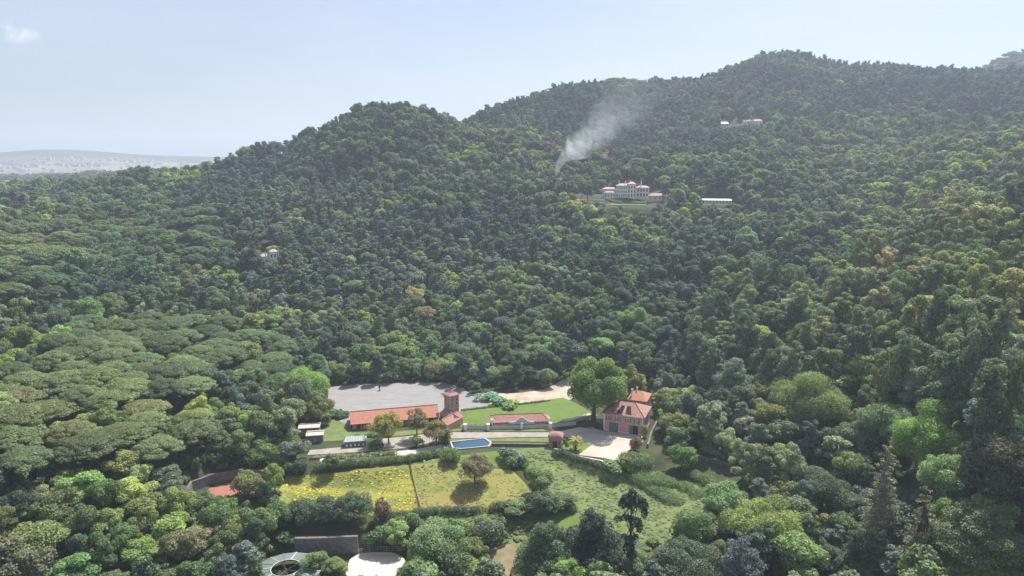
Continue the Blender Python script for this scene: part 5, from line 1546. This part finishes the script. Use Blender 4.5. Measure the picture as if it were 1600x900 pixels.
# everything beyond the individual trees: one mass per kind, placed as instances
SRC = bpy.data.collections.new('woodland_sources')     # never linked to the scene
def joined(kind, f, nm):
    me = f[0].copy(); me.name = nm
    bm = bmesh.new(); bm.from_mesh(me); k = len(bm.faces); bm.from_mesh(f[1]); bm.faces.ensure_lookup_table()
    for q in bm.faces[k:]: q.material_index = 1
    bm.to_mesh(me); bm.free()
    me.materials.append(f[1].materials[0])
    return me
def mass(name, label, cat, kind, pts):
    """pts: x, y, z, width, height, tint"""
    if not pts: return
    c = bpy.data.collections.new(name + '_forms')
    L = PROTO[kind]
    for i, f in enumerate(L):
        o = bpy.data.objects.new('%s_form_%02d' % (name, i), joined(kind, f, name)); c.objects.link(o); o['kind'] = 'stuff'
    P = np.array([p[:3] for p in pts], np.float32)
    me = bpy.data.meshes.new(name); me.vertices.add(len(P)); me.vertices.foreach_set('co', P.ravel())
    idx = rg2.integers(0, len(L), len(P))
    sc = np.array([(p[3] / L[k][2], p[3] / L[k][2], p[4] / L[k][3]) for p, k in zip(pts, idx)], np.float32)
    rot = np.zeros((len(P), 3), np.float32); rot[:, 2] = rg2.uniform(0, 6.28, len(P)); rot[:, :2] = rg2.normal(0, .05, (len(P), 2))
    for nm, ty, dat in (('size', 'FLOAT_VECTOR', sc), ('turn', 'FLOAT_VECTOR', rot), ('tint', 'FLOAT_VECTOR', np.array([p[5] for p in pts], np.float32))):
        a_ = me.attributes.new(nm, ty, 'POINT'); a_.data.foreach_set('vector', dat.ravel())
    a_ = me.attributes.new('form', 'INT', 'POINT'); a_.data.foreach_set('value', idx.astype(np.int32))
    me.update()
    ob_ = link(name, me)
    g = bpy.data.node_groups.new(name, 'GeometryNodeTree')
    g.interface.new_socket('Geometry', in_out='INPUT', socket_type='NodeSocketGeometry'); g.interface.new_socket('Geometry', in_out='OUTPUT', socket_type='NodeSocketGeometry')
    N, Lk = g.nodes, g.links
    gi, go = N.new('NodeGroupInput'), N.new('NodeGroupOutput')
    ip = N.new('GeometryNodeInstanceOnPoints'); ci = N.new('GeometryNodeCollectionInfo')
    ci.inputs['Collection'].default_value = c; ci.inputs['Separate Children'].default_value = True; ci.inputs['Reset Children'].default_value = True
    def na_(nm, ty):
        q = N.new('GeometryNodeInputNamedAttribute'); q.data_type = ty; q.inputs['Name'].default_value = nm; return q.outputs['Attribute']
    Lk.new(gi.outputs[0], ip.inputs['Points']); Lk.new(ci.outputs[0], ip.inputs['Instance']); ip.inputs['Pick Instance'].default_value = True
    Lk.new(na_('form', 'INT'), ip.inputs['Instance Index'])
    er = N.new('FunctionNodeEulerToRotation'); Lk.new(na_('turn', 'FLOAT_VECTOR'), er.inputs[0]); Lk.new(er.outputs[0], ip.inputs['Rotation'])
    Lk.new(na_('size', 'FLOAT_VECTOR'), ip.inputs['Scale'])
    Lk.new(ip.outputs[0], go.inputs[0])
    md = ob_.modifiers.new('scatter', 'NODES'); md.node_group = g
    tag(ob_, label, cat, kind='stuff')
    return ob_
MW = {'broadleaf': ('broadleaf_woodland', 'mixed green broadleaf woodland covering the hillsides', 'woodland'), 'holm_oak': ('oak_woodland', 'dark rounded oaks filling the hillside woods', 'woodland'),
      'pine': ('pine_woodland', 'dark blue-green pine wood covering the upper slopes', 'woodland'), 'umbrella_pine': ('umbrella_pine_woodland', 'flat-topped pinewood on the low plateau', 'woodland'),
      'eucalyptus': ('eucalyptus_woodland', 'tall open eucalyptus wood on the slopes and ridges', 'woodland')}
for kd, (nm, lab, cat) in MW.items():
    far = {'broadleaf': 'broadleaf_far', 'holm_oak': 'broadleaf_far', 'pine': 'pine_far', 'umbrella_pine': 'umbrella_far', 'eucalyptus': 'eucalyptus_far'}[kd]
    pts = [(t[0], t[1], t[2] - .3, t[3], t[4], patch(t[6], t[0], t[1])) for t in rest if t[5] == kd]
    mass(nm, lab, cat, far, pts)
# undergrowth between the trunks
ug = []
NU = 30000
a4 = R(1) * rg2.uniform(-45, 45, NU); r4 = np.sqrt(rg2.uniform(122 ** 2, 520 ** 2, NU))
ux, uy = np.sin(a4) * r4, np.cos(a4) * r4; uz = H(ux, uy)
du = uy * CP - (uz - CAMZ) * SP
uu, uv = 800 + F * ux / du, 450 - F * (uy * SP + (uz - CAMZ) * CP) / du
ins = np.zeros(NU, bool)
for p in OPEN: ins |= inpoly(uu, uv, p)
for i in np.nonzero(~ins)[0]:
    s = rg2.uniform(2.2, 5.0)
    ug.append((ux[i], uy[i], uz[i], s, s * rg2.uniform(.5, .9), vary(T[str(rg2.choice(['dark', 'mid', 'green', 'olive']))])))
mass('undergrowth', 'dense scrub and brambles growing under the trees', 'undergrowth', 'shrub', ug)
# rough tufts and brambles in the meadows
def tufts(name, label, polys, n_, smin, smax, tints):
    pts = []
    for pl in polys:
        W = [on_ground(*p) for p in pl]
        x0_, x1_ = min(p[0] for p in W), max(p[0] for p in W); y0_, y1_ = min(p[1] for p in W), max(p[1] for p in W)
        X_, Y_ = rg2.uniform(x0_, x1_, n_), rg2.uniform(y0_, y1_, n_)
        m_ = inpoly(X_, Y_, W) & (vnoise(X_, Y_, 9, 5) + vnoise(X_, Y_, 3, 6) * .8 + rg2.normal(0, .45, n_) > .1)
        for a_, b_ in zip(X_[m_], Y_[m_]):
            s = rg2.uniform(smin, smax)
            pts.append((a_, b_, h1(a_, b_) - .05, s, s * .3, vary(T[tints[rg2.integers(len(tints))]], .2)))
    mass(name, label, 'grass', 'shrub', pts)
tufts('orange_meadow_tufts', 'short dry tufts in the orange meadow', [[(645, 729), (700, 724), (798, 737), (835, 780), (760, 794), (662, 800)]], 5000, .3, .8, ['tan', 'olive', 'tan', 'tan', 'yellow'])
tufts('meadow_tufts', 'rough grass tufts and weeds in the green meadow', [[(800, 706), (862, 704), (905, 716), (975, 730), (1040, 744), (1088, 762), (1106, 790), (1080, 828), (1050, 842), (980, 838), (900, 800), (855, 762)]], 11000, .4, 1.3, ['pale', 'olive', 'yellow', 'yellow', 'pale', 'green'])
tufts('meadow_flowers', 'yellow flowering weeds growing in the meadow', [[(449, 747), (540, 742), (638, 731), (648, 768), (654, 802), (600, 808), (560, 797), (438, 784)]], 6000, .3, .8, ['gold', 'gold', 'yellow', 'olive', 'gold'])
tufts('rough_tufts', 'rough scrub below the orange meadow hedge', [[(605, 812), (700, 806), (840, 792), (850, 810), (830, 846), (700, 850), (600, 830)], [(985, 845), (1060, 845), (1075, 870), (1000, 900)]], 1200, .9, 2.4, ['green', 'mid', 'olive'])

# ------------------------------------------------------------------ smoke
path = [((869, 275), 640, 1.6), ((872, 262), 641, 2.8), ((878, 250), 643, 4.2), ((890, 241), 646, 7.0), ((906, 229), 650, 15), ((922, 206), 656, 24), ((945, 182), 664, 33), ((978, 154), 675, 40), ((1018, 124), 690, 44)]
C_ = [Vector(at_d(*p, D)) for p, D, r in path]
k = 14
vs, fs = [], []
for i, (p, D, r) in enumerate(path):
    d = (C_[min(i + 1, len(C_) - 1)] - C_[max(i - 1, 0)]).normalized()
    u_ = d.cross(Vector((0, 1, 0))).normalized(); v_ = d.cross(u_)
    for q in range(k):
        a_ = 2 * math.pi * q / k
        rr_ = r * (1 + .25 * rng.normal() * .5)
        vs.append(C_[i] + u_ * rr_ * math.cos(a_) + v_ * rr_ * math.sin(a_))
for i in range(len(path) - 1):
    for q in range(k): fs.append((i * k + q, i * k + (q + 1) % k, (i + 1) * k + (q + 1) % k, (i + 1) * k + q))
fs += [tuple(range(k - 1, -1, -1)), tuple(range((len(path) - 1) * k, len(path) * k))]
sm = bpy.data.materials.new('smoke'); sm.use_nodes = True
N, L = nt(sm); N.clear()
o = N.new('ShaderNodeOutputMaterial'); pv_ = N.new('ShaderNodeVolumePrincipled')
pv_.inputs['Color'].default_value = (.86, .92, 1, 1); pv_.inputs['Anisotropy'].default_value = .2
tcn = N.new('ShaderNodeTexCoord'); n1 = N.new('ShaderNodeTexNoise'); n1.inputs['Scale'].default_value = .085; n1.inputs['Detail'].default_value = 5; n1.inputs['Roughness'].default_value = .6; n1.inputs['Distortion'].default_value = 1.3
L.new(tcn.outputs['Object'], n1.inputs[0])
mr = N.new('ShaderNodeMapRange'); mr.inputs['From Min'].default_value = .36; mr.inputs['From Max'].default_value = .70; L.new(n1.outputs['Fac'], mr.inputs['Value'])
sz = N.new('ShaderNodeSeparateXYZ'); L.new(tcn.outputs['Object'], sz.inputs[0])
fz = N.new('ShaderNodeMapRange'); fz.inputs['From Min'].default_value = C_[0].z; fz.inputs['From Max'].default_value = C_[-1].z
fz.inputs['To Min'].default_value = 1.0; fz.inputs['To Max'].default_value = 0.0
L.new(sz.outputs['Z'], fz.inputs['Value'])
pw = N.new('ShaderNodeMath'); pw.operation = 'POWER'; pw.inputs[1].default_value = 3.0; L.new(fz.outputs[0], pw.inputs[0])
m3 = N.new('ShaderNodeMath'); m3.operation = 'MULTIPLY_ADD'; m3.inputs[1].default_value = .16; m3.inputs[2].default_value = .014; L.new(pw.outputs[0], m3.inputs[0])
m4 = N.new('ShaderNodeMath'); m4.operation = 'MULTIPLY'; L.new(m3.outputs[0], m4.inputs[0]); L.new(mr.outputs[0], m4.inputs[1])
# thins out towards the edge of the drifting part and towards its end
a_, e_ = C_[4], C_[-1]; dr = (e_ - a_).normalized(); Lg_ = (e_ - a_).length
sb_ = N.new('ShaderNodeVectorMath'); sb_.operation = 'SUBTRACT'; sb_.inputs[1].default_value = a_; L.new(tcn.outputs['Object'], sb_.inputs[0])
cx_ = N.new('ShaderNodeVectorMath'); cx_.operation = 'CROSS_PRODUCT'; cx_.inputs[1].default_value = dr; L.new(sb_.outputs[0], cx_.inputs[0])
ln_ = N.new('ShaderNodeVectorMath'); ln_.operation = 'LENGTH'; L.new(cx_.outputs[0], ln_.inputs[0])
dt_ = N.new('ShaderNodeVectorMath'); dt_.operation = 'DOT_PRODUCT'; dt_.inputs[1].default_value = dr; L.new(sb_.outputs[0], dt_.inputs[0])
rr_n = N.new('ShaderNodeMapRange'); rr_n.inputs['From Max'].default_value = Lg_; rr_n.inputs['To Min'].default_value = 14; rr_n.inputs['To Max'].default_value = 42; L.new(dt_.outputs['Value'], rr_n.inputs['Value'])
q1 = N.new('ShaderNodeMath'); q1.operation = 'DIVIDE'; L.new(ln_.outputs['Value'], q1.inputs[0]); L.new(rr_n.outputs[0], q1.inputs[1])
q2 = N.new('ShaderNodeMapRange'); q2.interpolation_type = 'SMOOTHSTEP'; q2.inputs['From Min'].default_value = 1.0; q2.inputs['From Max'].default_value = .2; L.new(q1.outputs[0], q2.inputs['Value'])
q3 = N.new('ShaderNodeMapRange'); q3.inputs['From Min'].default_value = 2.0; q3.inputs['From Max'].default_value = -4.0; L.new(dt_.outputs['Value'], q3.inputs['Value'])
q4 = N.new('ShaderNodeMath'); q4.operation = 'MAXIMUM'; L.new(q2.outputs[0], q4.inputs[0]); L.new(q3.outputs[0], q4.inputs[1])
q5 = N.new('ShaderNodeMapRange'); q5.inputs['From Min'].default_value = Lg_; q5.inputs['From Max'].default_value = Lg_ * .15; L.new(dt_.outputs['Value'], q5.inputs['Value'])
q6 = N.new('ShaderNodeMath'); q6.operation = 'MULTIPLY'; L.new(q4.outputs[0], q6.inputs[0]); L.new(q5.outputs[0], q6.inputs[1])
q7 = N.new('ShaderNodeMath'); q7.operation = 'MULTIPLY'; L.new(q6.outputs[0], q7.inputs[0]); L.new(m4.outputs[0], q7.inputs[1]); m4 = q7
L.new(m4.outputs[0], pv_.inputs['Density']); L.new(pv_.outputs[0], o.inputs['Volume'])
tag(MB().add(vs, fs).build('smoke', sm), 'thin white smoke drifting up from the trees beside the hillside villa', 'smoke', kind='stuff')

# ------------------------------------------------------------------ haze
hz_ = bpy.data.materials.new('haze'); hz_.use_nodes = True
N, L = nt(hz_); N.clear()
o = N.new('ShaderNodeOutputMaterial'); pv_ = N.new('ShaderNodeVolumePrincipled')
pv_.inputs['Color'].default_value = HAZE_COLOR; pv_.inputs['Density'].default_value = HAZE_DENSITY; pv_.inputs['Anisotropy'].default_value = .25
L.new(pv_.outputs[0], o.inputs['Volume'])
top = float(Z.max()) + 40
tag(MB().box(-6600, 6600, -6600, 6600, float(Z.min()) - 1.5, max(top, 330)).build('haze', hz_), kind='stuff')
